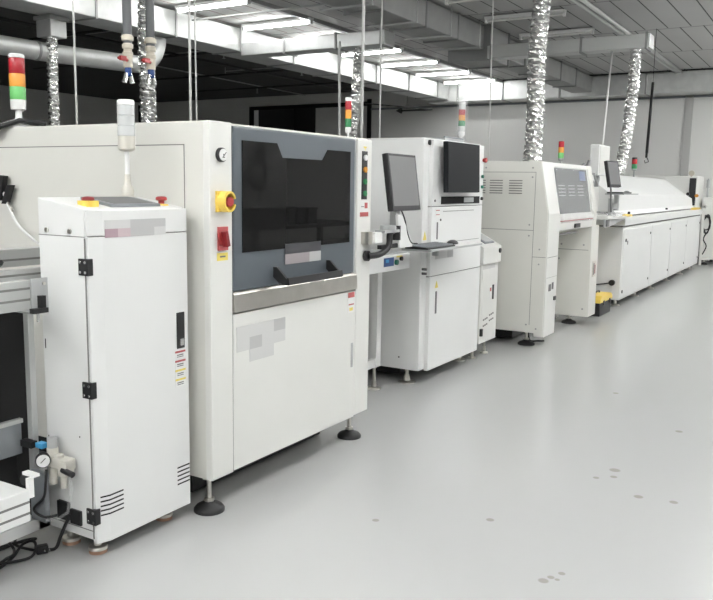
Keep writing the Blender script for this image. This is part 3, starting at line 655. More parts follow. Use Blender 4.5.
MB().box(1.822, 1.842, 2.372, 2.393, 0.955, 1.0).box(1.79, 1.848, 2.368, 2.395, 0.94, 0.957).build('clamp', 'black', t)
MB().cyl((1.81, 2.375, 0.94), (1.81, 2.375, 0.91), 0.006, n=10).build('clamp_screw', 'chrome', t)
MB().box(1.875, 1.90, 2.52, 2.548, 0.13, 1.03).build('post', 'alu', t, bevel=0.002)
MB().box(1.55, 1.57, 2.70, 2.72, 0.43, 1.03).build('guide_rod', 'alu', t)
MB().box(1.62, 1.632, 2.70, 2.712, 0.43, 1.03).build('guide_rod', 'alu', t)
MB().box(0.9, 1.93, 3.16, 3.2, 0.1, 1.05).box(1.888, 1.898, 2.552, 3.2, 0.13, 1.03).build('inner_panel', 'gap', t)
MB().box(1.1, 1.862, 2.555, 2.575, 0.505, 0.52).build('cross_bar', 'alu', t)
MB().box(1.0, 1.86, 2.565, 2.585, 0.385, 0.505).build('grey_panel', 'mgrey', t)
MB().box(0.9, 1.86, 2.60, 2.62, 0.13, 0.39).build('dark_skirt', 'gap', t)
MB().box(1.855, 1.875, 2.44, 2.52, 0.14, 0.33).build('foot_plate', 'mgrey', t)
profile(0.6, 1.66, 2.26, 2.48, 0.262, 0.372, 'lower_rail', 'cool', (0.27, 0.62))
MB().obox((1.668, 2.268, 0.375), (0, 1, 0), (1, 0, 0), (0, 0, 1), 0.008, 0.010, 0.034).obox((1.69, 2.29, 0.412), (0, 1, 0), (1, 0, 0), (0, 0, 1), 0.03, 0.012, 0.005).build('bracket', 'plastic_w', t)
MB().cyl((1.70, 2.32, 0.385), (1.68, 2.32, 0.385), 0.018, n=12).build('roller', 'black', t)
MB().box(0.6, LX, 2.517, 2.557, 0.085, 0.13).box(1.885, LX, 2.517, 3.2, 0.085, 0.125).build('base_rail', 'cool', t)
for (x, y) in ((1.90, 3.1), (0.75, 2.537), (0.98, 3.18)): foot(t, x, y, 0.12, 0.045, 'steel')
MB().box(0.65, 0.69, 2.40, 2.44, 0.0, 0.27).build('post', 'alu', t)
MB().box(1.60, 1.64, 2.44, 2.48, 0.10, 0.27).box(1.60, 1.64, 2.44, 2.55, 0.09, 0.12).build('post', 'alu', t)
MB().box(0.93, 0.97, 2.40, 2.60, 0.93, 1.04).box(0.93, 0.97, 2.40, 2.44, 0.0, 0.952).box(0.93, 0.97, 2.6, 3.17, 1.0, 1.04).build('post', 'alu', t)
o = MB().tube([(1.56, 2.63, 0.93), (1.62, 2.6, 0.80), (1.74, 2.6, 0.84), (1.80, 2.6, 0.90)], 0.003, 6).build('thin_wire', 'lgrey', loc=(1.56, 2.63, 0.9)); tag(o, 'thin grey wire hanging inside the conveyor frame', 'cable')
o = MB().tube([(1.95, 2.83, 1.05), (1.93, 2.75, 1.08), (1.90, 2.7, 1.09)], 0.012, 6).build('sensor', 'black', loc=(1.93, 2.75, 1.08)); tag(o, 'small black sensor lying on the rear rail of the conveyor', 'sensor')

# black power cable: from the sockets down to the floor, plug, and coil
t = thing('power_cable', 'coiled black power cable with plug on the floor, lower left corner', 'cable', (1.85, 2.55, 0))
coil = [(1.862, 2.50, 0.012)]
for i in range(34):
    a = i*0.62; r = 0.085 + 0.022*math.sin(i*1.7)
    coil.append((1.755+0.05*math.sin(i*0.9)+r*1.15*math.cos(a), 2.60+0.02*math.cos(i*1.3)+r*math.sin(a), 0.009 + 0.006*((i*7) % 4)))
coil.append((1.60, 2.72, 0.01)); coil.append((1.35, 2.80, 0.01))
MB().tube(smooth([(1.925, 2.385, 0.16), (1.915, 2.40, 0.13), (1.905, 2.425, 0.07), (1.90, 2.445, 0.025), (1.89, 2.475, 0.012), (1.88, 2.487, 0.014)]), 0.0065, 8).build('lead', 'cable', t)
MB().tube(smooth(coil), 0.0055, 7).build('coil', 'cable', t)
pl_ = MB().obox((1.873, 2.492, 0.018), (1, -0.6, 0), (0.6, 1, 0), (0, 0, 1), 0.022, 0.016, 0.016).build('plug', 'black', t, bevel=0.006)
MB().cyl((1.868, 2.472, 0.022), (1.861, 2.460, 0.022), 0.003, n=8).cyl((1.882, 2.463, 0.022), (1.876, 2.452, 0.022), 0.003, n=8).build('pin', 'chrome', pl_)

# ------------------------------------------------------------------ 4 link conveyor table with arm, monitor
t = thing('link_conveyor', 'white table-like conveyor box on legs between the printer and the tall cabinet', 'conveyor', (4.3, 2.7, 0))
MB().box(3.80, 4.83, 2.48, 2.82, 0.852, 0.955).build('conveyor_box', 'cool', t, bevel=0.004)
MB().box(3.81, 4.82, 2.50, 2.80, 0.955, 0.962).build('top_plate', 'lgrey', t)
for (x, y) in ((4.76, 2.69), (4.76, 2.79)):
    MB().box(x-0.03, x+0.03, y-0.022, y+0.022, 0.16, 0.852).build('leg', 'cool', t)
MB().box(4.20, 4.76, 2.675, 2.705, 0.16, 0.22).build('stretcher', 'cool', t)
MB().box(3.95, 4.0, 2.60, 2.65, 0.0, 0.852).build('leg', 'cool', t)
foot(t, 4.76, 2.70, 0.165, 0.05, 'steel'); 
MB().box(4.47, 4.60, 2.477, 2.481, 0.885, 0.94).box(4.49, 4.53, 2.475, 2.48, 0.91, 0.93, 1).build('control_display', ['bluescr', 'lblue'], t)
MB().cyl((4.63, 2.465, 0.905), (4.63, 2.48, 0.905), 0.018, n=14).build('push_button', 'teal', t)
MB().cyl((4.695, 2.465, 0.925), (4.695, 2.48, 0.925), 0.014, n=14).build('push_button', 'black', t)
MB().box(4.64, 4.72, 2.478, 2.481, 0.935, 0.945).build('sticker', 'label_y', t)

t = thing('monitor_arm', 'black and silver monitor arm on the printer right pillar', 'bracket', (3.72, 2.17, 1.01))
MB().cyl((3.70, 2.178, 1.005), (3.70, 2.158, 1.005), 0.028, n=20).build('mount_disc', 'black', t)
MB().tube(smooth([(3.70, 2.16, 1.005), (3.76, 2.13, 1.01), (3.83, 2.12, 1.035), (3.86, 2.12, 1.07), (3.865, 2.12, 1.12), (3.93, 2.12, 1.14)], 5), [0.017]*26, 12).build('lower_arm', 'black', t)
MB().box(3.655, 3.70, 2.135, 2.18, 1.07, 1.135).build('clamp_plate', 'steel', t)
MB().box(3.70, 3.78, 2.12, 2.165, 1.075, 1.13).build('clamp_block', 'plastic_w', t)
MB().box(3.77, 3.94, 2.10, 2.16, 1.125, 1.140).cyl((3.86, 2.13, 1.14), (3.86, 2.13, 1.165), 0.045, n=18).build('pivot', 'lgrey', t)
MB().cyl((3.95, 2.13, 1.16), (3.95, 2.13, 1.08), 0.027, n=16).build('pivot_post', 'black', t)
MB().box(3.77, 4.02, 2.12, 2.145, 1.038, 1.06).build('cross_arm', 'black', t)
MB().prism([(3.93, 1.22), (3.98, 1.22), (4.115, 1.06), (4.115, 1.035), (3.96, 1.035), (3.95, 1.12)], 'y', 2.11, 2.125).build('gusset', 'cool', t)
MB().box(3.95, 3.995, 2.13, 2.17, 1.14, 1.32).build('upright', 'lgrey', t)
MB().tube(smooth([(4.0, 2.14, 1.27), (4.03, 2.12, 1.20), (4.05, 2.11, 1.12), (4.10, 2.11, 1.06), (4.16, 2.10, 1.05)]), 0.004, 6).build('cable', 'cable', t)
t.location = (t.location.x+0.02, t.location.y, t.location.z+0.02)
monitor('computer_monitor', 'grey tilted computer monitor on the arm beside the printer', (4.06, 2.135, 1.418), 0.355, 0.315, math.radians(8), yaw=math.radians(2))

# ------------------------------------------------------------------ 5 tall inspection cabinet
t = thing('inspection_cabinet', 'tall white cabinet with black monitor on its front', 'machine', (5.5, 3.0, 0))
IY = 2.47
MB().box(4.98, 5.97, IY, 3.45, 0.11, 1.725).build('cabinet_body', 'cool', t, bevel=0.006)
MB().box(5.065, 5.97, IY-0.03, IY+0.001, 1.262, 1.715).build('upper_panel', 'cool', t, bevel=0.003)
MB().box(5.065, 5.97, IY-0.03, IY+0.001, 0.775, 1.256).build('middle_door', 'cool', t, bevel=0.003)
ld = MB().box(5.065, 5.97, IY-0.03, IY+0.001, 0.10, 0.769).build('lower_door', 'cool', t, bevel=0.003)
MB().box(5.062, 5.968, IY-0.02, IY, 1.2555, 1.2625).build('seam', 'seam', t)
MB().box(5.062, 5.968, IY-0.02, IY, 0.7685, 0.7755).build('seam', 'seam', t)
MB().box(5.21, 5.90, IY-0.034, IY-0.028, 1.275, 1.328).build('slot', 'gap', t)
MB().box(5.60, 5.78, IY-0.036, IY-0.03, 1.284, 1.32).build('slot_display', 'lgrey', t)
MB().box(5.25, 5.80, IY-0.0325, IY-0.029, 1.222, 1.226).box(5.25, 5.92, IY-0.0325, IY-0.029, 1.0, 1.003).build('seam_line', 'seam', t)
MB().cyl((5.055, IY-0.012, 1.695), (5.055, IY+0.002, 1.695), 0.018, n=12).build('bumper', 'black', t)
MB().box(5.16, 5.185, IY-0.032, IY-0.029, 0.50, 0.66).build('handle_strip', 'print', ld)
MB().prism([(5.15, 0.685), (5.20, 0.685), (5.175, 0.735)], 'y', IY-0.032, IY-0.029).build('warning_sticker', 'label_y', ld)
MB().prism([(5.0, 1.03), (5.05, 1.03), (5.025, 1.09)], 'y', IY-0.002, IY+0.001).build('warning_sticker', 'label_y', t)
MB().box(5.15, 5.17, IY-0.032, IY-0.029, 1.03, 1.15).build('handle_strip', 'print', t)
MB().box(5.12, 5.20, IY-0.032, IY-0.029, 1.19, 1.245).box(5.13, 5.19, IY-0.0325, IY-0.029, 1.20, 1.205, 1).box(5.13, 5.19, IY-0.0325, IY-0.029, 1.23, 1.236, 1).build('sticker', ['label_w', 'label_r'], t)
for (x, z) in ((5.11, 1.30), (5.21, 1.165), (5.0, 0.83), (5.0, 0.80)):
    MB().cyl((x, IY-0.034, z), (x, IY-0.0, z), 0.009, n=10).build('bolt', 'print', t)
MB().cyl((5.955, IY-0.045, 1.605), (5.955, IY-0.03, 1.605), 0.014, n=12).cyl((5.955, IY-0.058, 1.605), (5.955, IY-0.045, 1.605), 0.019, n=14).build('emergency_button', 'red', t)
for z in (1.48, 1.40, 1.31):
    MB().cyl((5.94, IY-0.045, z), (5.94, IY-0.03, z), 0.013, n=10).build('push_button', 'black' if z < 1.35 else 'teal', t)
logo(t, [['logo1', 'logo1', 'logo2']], 5.14, 0.99, 0.10, 0.10, IY-0.0305)
MB().box(4.978, 4.981, 2.62, 2.63, 0.19, 0.20).build('slot', 'gap', t)
for (x, y) in ((5.06, 2.60), (5.97, 2.60), (5.06, 3.35), (5.97, 3.35)): foot(t, x, y, 0.112, 0.062, 'steel')
MB().box(5.14, 5.90, 2.70, 3.40, 0.03, 0.112).build('under_shade', 'dpipe', t)  # added block deepening the shade beneath the tall cabinet
monitor('computer_monitor', 'black computer monitor fixed to the front of the tall white cabinet', (5.425, IY-0.10, 1.533), 0.565, 0.35, math.radians(2), scr='screen_d', dep=0.03, bez='screen_d', inset=0.006)
t = thing('keyboard_shelf', 'flat keyboard shelf projecting from the tall white cabinet', 'shelf', (5.0, 2.32, 1.0))
MB().box(4.62, 5.46, 2.22, 2.435, 0.985, 1.0).build('shelf_board', 'lgrey', t, bevel=0.002)
MB().box(5.04, 5.46, 2.22, 2.43, 0.999, 1.003).build('mat', 'cool', t)
MB().box(5.09, 5.11, 2.40, 2.44, 0.92, 0.985).build('bracket', 'lgrey', t)
t = thing('keyboard', 'black keyboard on the shelf of the tall white cabinet', 'keyboard', (4.85, 2.3, 1.0))
MB().prism([(2.235, 1.0), (2.40, 1.0), (2.40, 1.022), (2.235, 1.010)], 'x', 4.60, 5.02).build('case', 'black', t, bevel=0.003)
b = MB()
for j in range(4):
    for i in range(16): b.box(4.608+i*0.0255, 4.628+i*0.0255, 2.25+j*0.035, 2.278+j*0.035, 1.010+j*0.0025, 1.017+j*0.0025)
kk = b.build('keys', 'mgrey', t)
mp = [(0, 0), (0.034, 0.0), (0.033, 0.010), (0.026, 0.020), (0.012, 0.026), (0, 0.027)]
m_ = MB().lathe((0, 0, 0), mp, 20); m_.v = [(5.16+x*1.9, 2.32+y, 1.003+z*1.1) for (x, y, z) in m_.v]
o = m_.build('computer_mouse', 'black', loc=(5.16, 2.32, 1.003)); tag(o, 'black computer mouse on the keyboard shelf of the tall cabinet', 'mouse')
tower('film-wrapped signal tower on top of the tall white cabinet', 5.93, 2.62, 1.725, ['l_clear', 'l_dgreen', 'l_amber', 'l_red', 'l_clear'], r=0.026, seg=0.042, pole=0.06, bottom=0.04)
b = MB().tube([(5.93, 2.62, 1.73), (5.93, 2.62, 1.80), (5.925, 2.62, 1.86), (5.935, 2.62, 1.97), (5.93, 2.62, 2.07), (5.93, 2.62, 2.10)], [0.045, 0.034, 0.042, 0.046, 0.040, 0.02], 14)
o = b.build('plastic_wrap', 'filmwrap', loc=(5.93, 2.62, 1.73)); tag(o, 'loose clear plastic wrapped around the signal tower on the tall cabinet', 'plastic wrap')
t = thing('top_tray', 'thin grey tray on top of the tall white cabinet behind its monitor', 'tray', (5.5, 2.56, 1.725))
MB().box(5.35, 5.68, 2.49, 2.70, 1.724, 1.745).build('base', 'lgrey', t)
MB().box(5.35, 5.68, 2.49, 2.50, 1.745, 1.755).build('lip', 'mgrey', t)

# ------------------------------------------------------------------ 6 small buffer cabinet
t = thing('buffer_cabinet', 'small waist-high white cabinet between the tall cabinet and the pick-and-place machine', 'machine', (6.2, 2.7, 0))
MB().box(6.03, 6.395, 2.45, 3.2, 0.135, 0.78).build('cabinet_body', 'white', t, bevel=0.004)
MB().prism([(2.43, 0.785), (3.2, 0.785), (3.2, 1.02), (2.62, 1.02), (2.43, 0.92)], 'x', 6.02, 6.40).build('slanted_top', 'white', t, bevel=0.004)
MB().prism([(2.47, 0.944), (2.58, 1.003), (2.576, 1.010), (2.466, 0.951)], 'x', 6.13, 6.33).build('display', 'mgrey', t)
MB().prism([(2.48, 0.953), (2.57, 1.001), (2.567, 1.010), (2.477, 0.962)], 'x', 6.15, 6.31).build('display_screen', 'lgrey', t)
MB().cyl((6.36, 2.42, 0.88), (6.36, 2.44, 0.88), 0.02, n=12).build('knob', 'black', t)
MB().box(6.05, 6.38, 2.446, 2.452, 0.16, 0.74).build('door', 'white', t)
MB().box(6.27, 6.295, 2.440, 2.448, 0.48, 0.60).build('door_latch', 'black', t)
MB().box(6.21, 6.245, 2.444, 2.448, 0.49, 0.59).box(6.213, 6.242, 2.443, 2.448, 0.55, 0.58, 1).build('warning_sticker', ['label_w', 'label_r'], t)
MB().box(6.035, 6.06, 2.43, 2.452, 0.20, 0.26).build('latch', 'black', t)
for (x, z) in ((6.09, 0.32), (6.22, 0.345), (6.09, 0.27), (6.22, 0.30)):
    b = MB()
    for i in range(3): b.box(x+i*0.035, x+i*0.035+0.025, 2.444, 2.447, z+i*0.004, z+i*0.004+0.012)
    b.build('vent', 'seam', t)
logo(t, [['logo1', 'logo1', 'logo1']], 6.05, 0.775, 0.09, 0.11, 2.449)
for (x, y) in ((6.09, 2.53), (6.35, 2.53), (6.09, 3.1), (6.35, 3.1)): foot(t, x, y, 0.137, 0.035, 'steel')

# ------------------------------------------------------------------ 7 pick-and-place machine
t = thing('placement_machine', 'white pick-and-place machine with film-covered slanted window hood', 'machine', (7.7, 2.8, 0))
QY = 2.17; QX = 6.815; QD = 4.0
prof = [(2.30, 0.12), (QD, 0.17), (QD, 1.655), (2.27, 1.622), (QY+0.015, 1.18), (QY+0.015, 0.10), (2.30, 0.10)]
MB().prism([(2.26, 0.13), (QD, 0.13), (QD, 1.635), (2.262, 1.625), (QY+0.01, 1.18), (QY+0.01, 0.10), (2.26, 0.10)], 'x', QX, 7.13).build('left_pillar', 'ivory', t, bevel=0.004)
MB().prism([(2.256, 1.62), (2.262, 1.626), (QY+0.012, 1.18), (QY+0.012, 0.105), (QY, 0.10), (QY, 1.176)], 'x', QX+0.004, 7.125).build('left_fascia', 'white', t)
MB().prism([(2.26, 0.09), (QD, 0.09), (QD, 1.03), (QY+0.006, 1.03), (QY, 0.09)], 'x', 8.25, 8.53).build('right_pillar', 'ivory', t, bevel=0.004)
MB().prism([(2.30, 1.03), (QD, 1.03), (QD, 1.635), (2.262, 1.625), (QY+0.01, 1.18), (QY+0.008, 1.03)], 'x', 8.25, 8.41).build('upper_pillar', 'ivory', t, bevel=0.004)
MB().box(7.13, 8.25, 2.62, QD, 0.12, 1.63).build('rear_body', 'ivory', t)
MB().prism([(2.265, 1.625), (3.2, 1.635), (3.2, 0.99), (2.30, 0.99), (2.18, 1.02), (2.175, 1.12), (2.19, 1.17)], 'x', 7.13, 8.25).build('hood', 'white', t, bevel=0.003)
def hoodpt(x, z, o): # on the slanted hood front, offset outwards
    y = 2.19 + (z-1.17)*(2.265-2.19)/(1.625-1.17); return (x, y-o, z)
def slab(x0, x1, z0, z1, o0, o1):
    vs = [hoodpt(x0, z0, o0), hoodpt(x1, z0, o0), hoodpt(x1, z1, o0), hoodpt(x0, z1, o0), hoodpt(x0, z0, o1), hoodpt(x1, z0, o1), hoodpt(x1, z1, o1), hoodpt(x0, z1, o1)]
    return MB().add(vs, [(0,3,2,1), (4,5,6,7), (0,1,5,4), (1,2,6,5), (2,3,7,6), (3,0,4,7)])
hw = slab(7.17, 8.20, 1.17, 1.58, -0.01, 0.004).build('hood_window', 'smoke', t)
b = MB()
for zz in (1.33, 1.36, 1.39, 1.42):
    for x0 in (7.22, 7.52, 7.82):
        q = slab(x0, x0+0.2, zz, zz+0.008, 0.004, 0.006); b.add(q.v, q.f)
b.build('window_stripes', 'lgrey', hw)
q = slab(7.93, 8.12, 1.475, 1.565, 0.002, 0.008); q.build('window_sticker', 'bluescr', hw)
MB().box(7.17, 8.24, QY-0.003, QY+0.012, 1.10, 1.108).build('red_line', 'label_r', t)
MB().box(7.62, 7.78, QY-0.006, QY+0.012, 1.03, 1.07).build('hood_latch', 'black', t)
# side panel seams and louvres (plane x = QX)
s_ = MB()
e = QX-0.0008
s_.box(e, e+0.003, 2.30, QD, 1.530, 1.534).box(e, e+0.003, 2.30, 2.304, 0.20, 1.53).box(e, e+0.003, 2.30, QD, 1.03, 1.034).box(e, e+0.003, QY+0.012, 2.30, 0.80, 0.804)
s_.build('panel_seam', 'seam', t)
for y0 in (2.42, 2.60, 2.76):
    for j in range(6):
        z = 1.46-j*0.022
        MB().box(QX-0.003, QX+0.002, y0, y0+0.12, z-0.005, z+0.003).build('louvre', 'seam', t)
b = MB()
for (yy, zz) in ((2.33, 1.57), (2.76, 1.57), (2.33, 1.49), (2.80, 1.08), (2.34, 1.08), (2.34, 0.985), (2.24, 0.87), (2.24, 0.74), (2.24, 0.17), (2.33, 0.2)):
    b.cyl((QX-0.004, yy, zz), (QX+0.002, yy, zz), 0.008, n=8)
b.build('panel_screws', 'zincdull', t)
MB().box(6.90, 6.96, QY-0.004, QY, 0.50, 0.56).box(6.99, 7.03, QY-0.004, QY, 0.51, 0.57).build('socket', 'print', t)
MB().box(7.05, 7.10, QY-0.012, QY, 0.405, 0.44).build('socket', 'black', t)
MB().box(6.83, 7.11, QY-0.001, QY+0.002, 0.797, 0.801).box(6.83, 7.11, QY-0.001, QY+0.002, 0.62, 0.622).build('fascia_seam', 'seam', t)
MB().box(8.248, 8.251, 2.20, 2.62, 0.776, 0.781).box(8.33, 8.36, QY+0.07, QY+0.085, 1.2, 1.4).build('panel_seam', 'seam', t)
b = MB()
for (yy, zz) in ((2.48, 0.83), (2.25, 0.83), (2.5, 0.68), (2.52, 0.17), (2.23, 0.17)): b.cyl((8.246, yy, zz), (8.252, yy, zz), 0.010, n=8)
b.build('panel_screws', 'zincdull', t)
MB().box(8.33, 8.44, QY-0.004, QY+0.002, 0.50, 0.66).box(8.35, 8.38, QY-0.006, QY, 0.52, 0.64, 1).box(8.40, 8.425, QY-0.006, QY, 0.53, 0.62, 2).build('socket_panel', ['offwhite', 'print', 'dred'], t)
MB().box(7.128, 7.14, 2.22, 2.25, 0.70, 1.03).build('rubber_strip', 'rubber', t)
MB().box(7.13, 7.8, 2.20, 2.22, 0.975, 0.992).build('lower_strip', 'print', t)
for (x, y) in ((6.93, 2.36), (8.33, 2.385), (6.93, 3.8), (8.38, 3.8)): foot(t, x, y, 0.135, 0.075)
MB().box(7.0, 8.3, 2.52, 3.9, 0.03, 0.132).build('under_shade', 'dpipe', t)  # dark filler added for the shade below the placement machine
film = MB()
nx, nz = 26, 14; vs = []; fs = []
for i in range(nx+1):
    for j in range(nz+1):
        x = 7.12+1.12*i/nx; z = 1.09+0.50*j/nz
        w_ = 0.010 + 0.006*math.sin(i*1.1+j*0.6) + 0.004*math.sin(i*2.3-j*1.4)
        p = hoodpt(x, max(z, 1.17), 0.008+w_) if z > 1.17 else (x, 2.17-0.006-w_, z)
        vs.append(p)
for i in range(nx):
    for j in range(nz): fs.append((i*(nz+1)+j, (i+1)*(nz+1)+j, (i+1)*(nz+1)+j+1, i*(nz+1)+j+1))
film.add(vs, fs, 0, True)
o = film.build('plastic_film', 'film', loc=(7.7, 2.17, 1.3)); tag(o, 'clear wrinkled protective film over the pick-and-place hood window', 'plastic film')
sol = o.modifiers.new('thick', 'SOLIDIFY'); sol.thickness = 0.0008
tower('small red, amber and green signal tower on the pick-and-place machine', 7.88, 2.42, 1.63, ['l_green', 'l_amber', 'l_red'], r=0.027, seg=0.052, pole=0.03, base=False, bottom=0.03, cap=0.006, basem='zincdull', capm='l_red')
o = MB().tube(smooth([(7.08, 2.40, 0.13), (7.075, 2.39, 0.05), (7.08, 2.37, 0.008), (7.12, 2.31, 0.008), (7.16, 2.27, 0.008)]), 0.008, 7).build('floor_cable', 'cable', loc=(7.1, 2.3, 0)); tag(o, 'short black cable hanging under the pick-and-place machine to the floor', 'cable')

# ------------------------------------------------------------------ 8 reflow oven
t = thing('reflow_oven', 'long low white oven with slanted hood at the far end of the line', 'machine', (12.6, 2.8, 0))
OY = 2.20; OX0, OX1 = 9.72, 15.62
MB().box(OX0, OX1, OY, 3.5, 0.095, 0.955).build('base_cabinet', 'ovenpaint', t, bevel=0.006)
MB().box(OX0-0.01, OX1+0.02, OY-0.02, 3.5, 0.975, 1.065).build('top_frame', 'ovenpaint', t, bevel=0.006)
MB().box(OX0+0.01, OX1-0.01, OY+0.01, 3.49, 0.953, 0.977).build('shadow_gap', 'seam', t)
# hood: cross-section in y-z with bevelled right end
hp = [(2.29, 1.085), (2.33, 1.135), (2.35, 1.32), (2.70, 1.575), (2.90, 1.60), (3.48, 1.60), (3.48, 1.085)]
def hood_section(x, k): return [(x, y if k == 1 else 2.29+(y-2.29)*1.0, z if k == 1 else 1.085+(z-1.085)*k) for (y, z) in hp]
secs = [(9.76, 1), (14.8, 1), (15.48, 0.72), (15.56, 0.12)]
vs = []; fs = []; n = len(hp)
for (x, k) in secs: vs += hood_section(x, k)
for i in range(len(secs)-1):
    for j in range(n): fs.append((i*n+j, i*n+(j+1) % n, (i+1)*n+(j+1) % n, (i+1)*n+j))
fs.append(tuple(range(n))); fs.append(tuple(range(len(secs)*n-1, (len(secs)-1)*n-1, -1)))
hd = MB().add(vs, fs).build('hood', 'ovenpaint', t, bevel=0.006)
MB().box(9.76, 15.5, 2.30, 3.4, 1.064, 1.088).build('hood_gap', 'seam', t)
MB().cyl((12.8, 2.27, 1.12), (12.8, 2.30, 1.12), 0.014, n=10).build('hood_latch', 'black', hd)
def door_row():
    xs = [9.74, 11.35, 12.75, 14.15, 15.58]
    for i in range(4):
        d = MB().box(xs[i]+0.012, xs[i+1]-0.012, OY-0.008, OY+0.002, 0.12, 0.925).build('door', 'ovenpaint', t, bevel=0.002)
        b = MB()
        for (dx, z) in ((xs[i+1]-0.10, 0.83), (xs[i+1]-0.10, 0.22)): b.cyl((dx, OY-0.016, z), (dx, OY-0.006, z), 0.016, n=10)
        b.build('door_lock', 'print', d)
door_row()
MB().cyl((9.85, OY-0.016, 0.80), (9.85, OY-0.006, 0.80), 0.02, n=10).build('bumper', 'black', t)
MB().cyl((9.80, OY-0.016, 0.19), (9.80, OY-0.006, 0.19), 0.02, n=10).build('bumper', 'black', t)
MB().box(9.93, 9.97, OY-0.010, OY-0.006, 0.745, 0.79).build('lock', 'print', t)
cb = MB().cyl((9.73, 2.29, 0.30), (9.68, 2.29, 0.30), 0.035, n=12).build('cable_gland', 'black', t)
MB().tube([(9.69, 2.29, 0.30), (9.68, 2.45, 0.27), (9.68, 2.75, 0.22)], 0.008, 6).build('cable', 'cable', cb)
MB().box(OX0-0.0015, OX0+0.002, 2.62, 2.625, 0.1, 0.95).build('side_seam', 'seam', t)
for x in (9.95, 11.0, 12.0, 13.2, 14.4, 15.4):
    foot(t, x, 2.30, 0.10, 0.06, 'steel')
for x in (9.95, 12.6, 15.3): foot(t, x, 3.4, 0.10, 0.06, 'steel')
MB().box(9.9, 15.4, 2.42, 3.3, 0.02, 0.10).build('under_shade', 'dpipe', t)  # added black filler, shade below the oven
tower('small dark red and green signal tower on the long oven by the hose', 12.84, 2.8, 1.58, ['l_dgreen', 'l_red'], r=0.04, seg=0.07, pole=0.10, base=False, bottom=0.03, cap=0.03, capm='black', basem='lgrey')
# end conveyor with monitor, keyboard shelf and slim box between placement machine and oven
t = thing('link_conveyor', 'film-covered white conveyor between the pick-and-place machine and the oven', 'conveyor', (9.1, 2.5, 0))
MB().prism([(8.54, 1.085), (9.70, 1.068), (9.70, 1.09), (8.54, 1.125)], 'y', 2.10, 2.75).build('conveyor_bed', 'white', t, bevel=0.003)
MB().prism([(8.54, 1.0), (8.70, 1.0), (9.40, 1.07), (8.54, 1.084)], 'y', 2.12, 2.14).build('side_plate', 'lgrey', t)
MB().box(8.56, 8.64, 2.10, 2.12, 1.01, 1.08).build('motor', 'print', t)
MB().box(8.60, 8.68, 2.60, 2.68, 0.0, 1.02).build('leg', 'white', t)
MB().box(9.50, 9.58, 2.60, 2.68, 0.0, 1.06).build('leg', 'white', t)
MB().box(8.533, 9.30, 2.40, 2.42, 1.10, 1.42).build('rear_guard', 'white', t)
MB().cyl((8.72, 2.3, 1.1), (8.72, 2.3, 1.17), 0.03, n=12).build('crank', 'lgrey', t)
film = MB(); vs = []; fs = []
for i in range(13):
    for j in range(7):
        x = 8.50+1.1*i/12; y = 2.09+0.5*j/6
        vs.append((x, y, 1.155-0.03*(i/12)+0.014*math.sin(i*1.7+j*1.3)+(-0.03 if j == 0 else 0)))
for i in range(12):
    for j in range(6): fs.append((i*7+j, (i+1)*7+j, (i+1)*7+j+1, i*7+j+1))
o = film.add(vs, fs, 0, True).build('plastic_film', 'film', loc=(9, 2.3, 1.15)); tag(o, 'crumpled clear film lying on the conveyor in front of the oven', 'plastic film')
o.modifiers.new('thick', 'SOLIDIFY').thickness = 0.0008
t = thing('yellow_lamp', 'small yellow marker lamp on the oven corner by the conveyor', 'lamp', (9.72, 2.16, 1.07))
MB().prism([(9.42, 1.09), (9.70, 1.09), (9.66, 1.115), (9.48, 1.12)], 'y', 2.10, 2.16).build('base', 'yellow', t)
MB().cyl((9.64, 2.13, 1.10), (9.64, 2.13, 1.145), 0.016, n=10).build('knob', 'black', t)
t = thing('control_box', 'slim upright white box on a post between pick-and-place machine and oven', 'control box', (9.3, 2.44, 1.55))
MB().box(9.22, 9.70, 2.40, 2.50, 1.55, 1.89).build('case', 'cool', t, bevel=0.01)
MB().box(9.26, 9.66, 2.395, 2.401, 1.57, 1.87).build('cover', 'white', t)
MB().box(9.36, 9.40, 2.43, 2.47, 1.06, 1.55).build('post', 'lgrey', t)
MB().tube(smooth([(9.15, 2.42, 1.55), (9.17, 2.41, 1.50), (9.25, 2.41, 1.46), (9.30, 2.41, 1.52), (9.29, 2.42, 1.55)]), 0.014, 8).build('cable', 'lgrey', t)
MB().tube(smooth([(8.55, 2.42, 1.555), (8.7, 2.41, 1.53), (8.83, 2.41, 1.47), (8.93, 2.41, 1.45)]), 0.025, 8).build('conduit', 'black', t)
MB().box(8.5, 9.24, 2.43, 2.47, 1.55, 1.575).build('top_arm', 'zincdull', t)
MB().tube(smooth([(8.60, 2.43, 1.60), (8.75, 2.43, 1.66), (8.83, 2.43, 1.62), (8.93, 2.43, 1.70)]), 0.014, 8).build('cable', 'print', t)
t = thing('emergency_stop', 'dark red stop button on the film-covered conveyor guard', 'button', (8.66, 2.4, 1.37))
MB().cyl((8.66, 2.42, 1.375), (8.66, 2.37, 1.375), 0.03, n=12).build('base', 'black', t)
MB().cyl((8.70, 2.38, 1.375), (8.70, 2.34, 1.375), 0.035, n=14).build('button', 'red', t)
t = monitor('computer_monitor', 'small grey tilted monitor in front of the oven hood', (8.69, 2.10, 1.555), 0.235, 0.275, math.radians(12), yaw=math.radians(-14))
t = thing('monitor_arm', 'light grey upright and arm carrying the small monitor by the oven', 'bracket', (8.78, 2.14, 1.1))
MB().tube(smooth([(8.66, 2.12, 1.42), (8.70, 2.12, 1.39), (8.72, 2.12, 1.25), (8.76, 2.12, 1.16)]), 0.009, 10).build('curved_post', 'print', t)
MB().box(8.78, 8.83, 2.12, 2.16, 1.09, 1.30).box(8.74, 9.10, 2.12, 2.15, 1.19, 1.245).cyl((9.02, 2.135, 1.17), (9.02, 2.135, 1.34), 0.03, n=12).build('arm', 'lgrey', t)
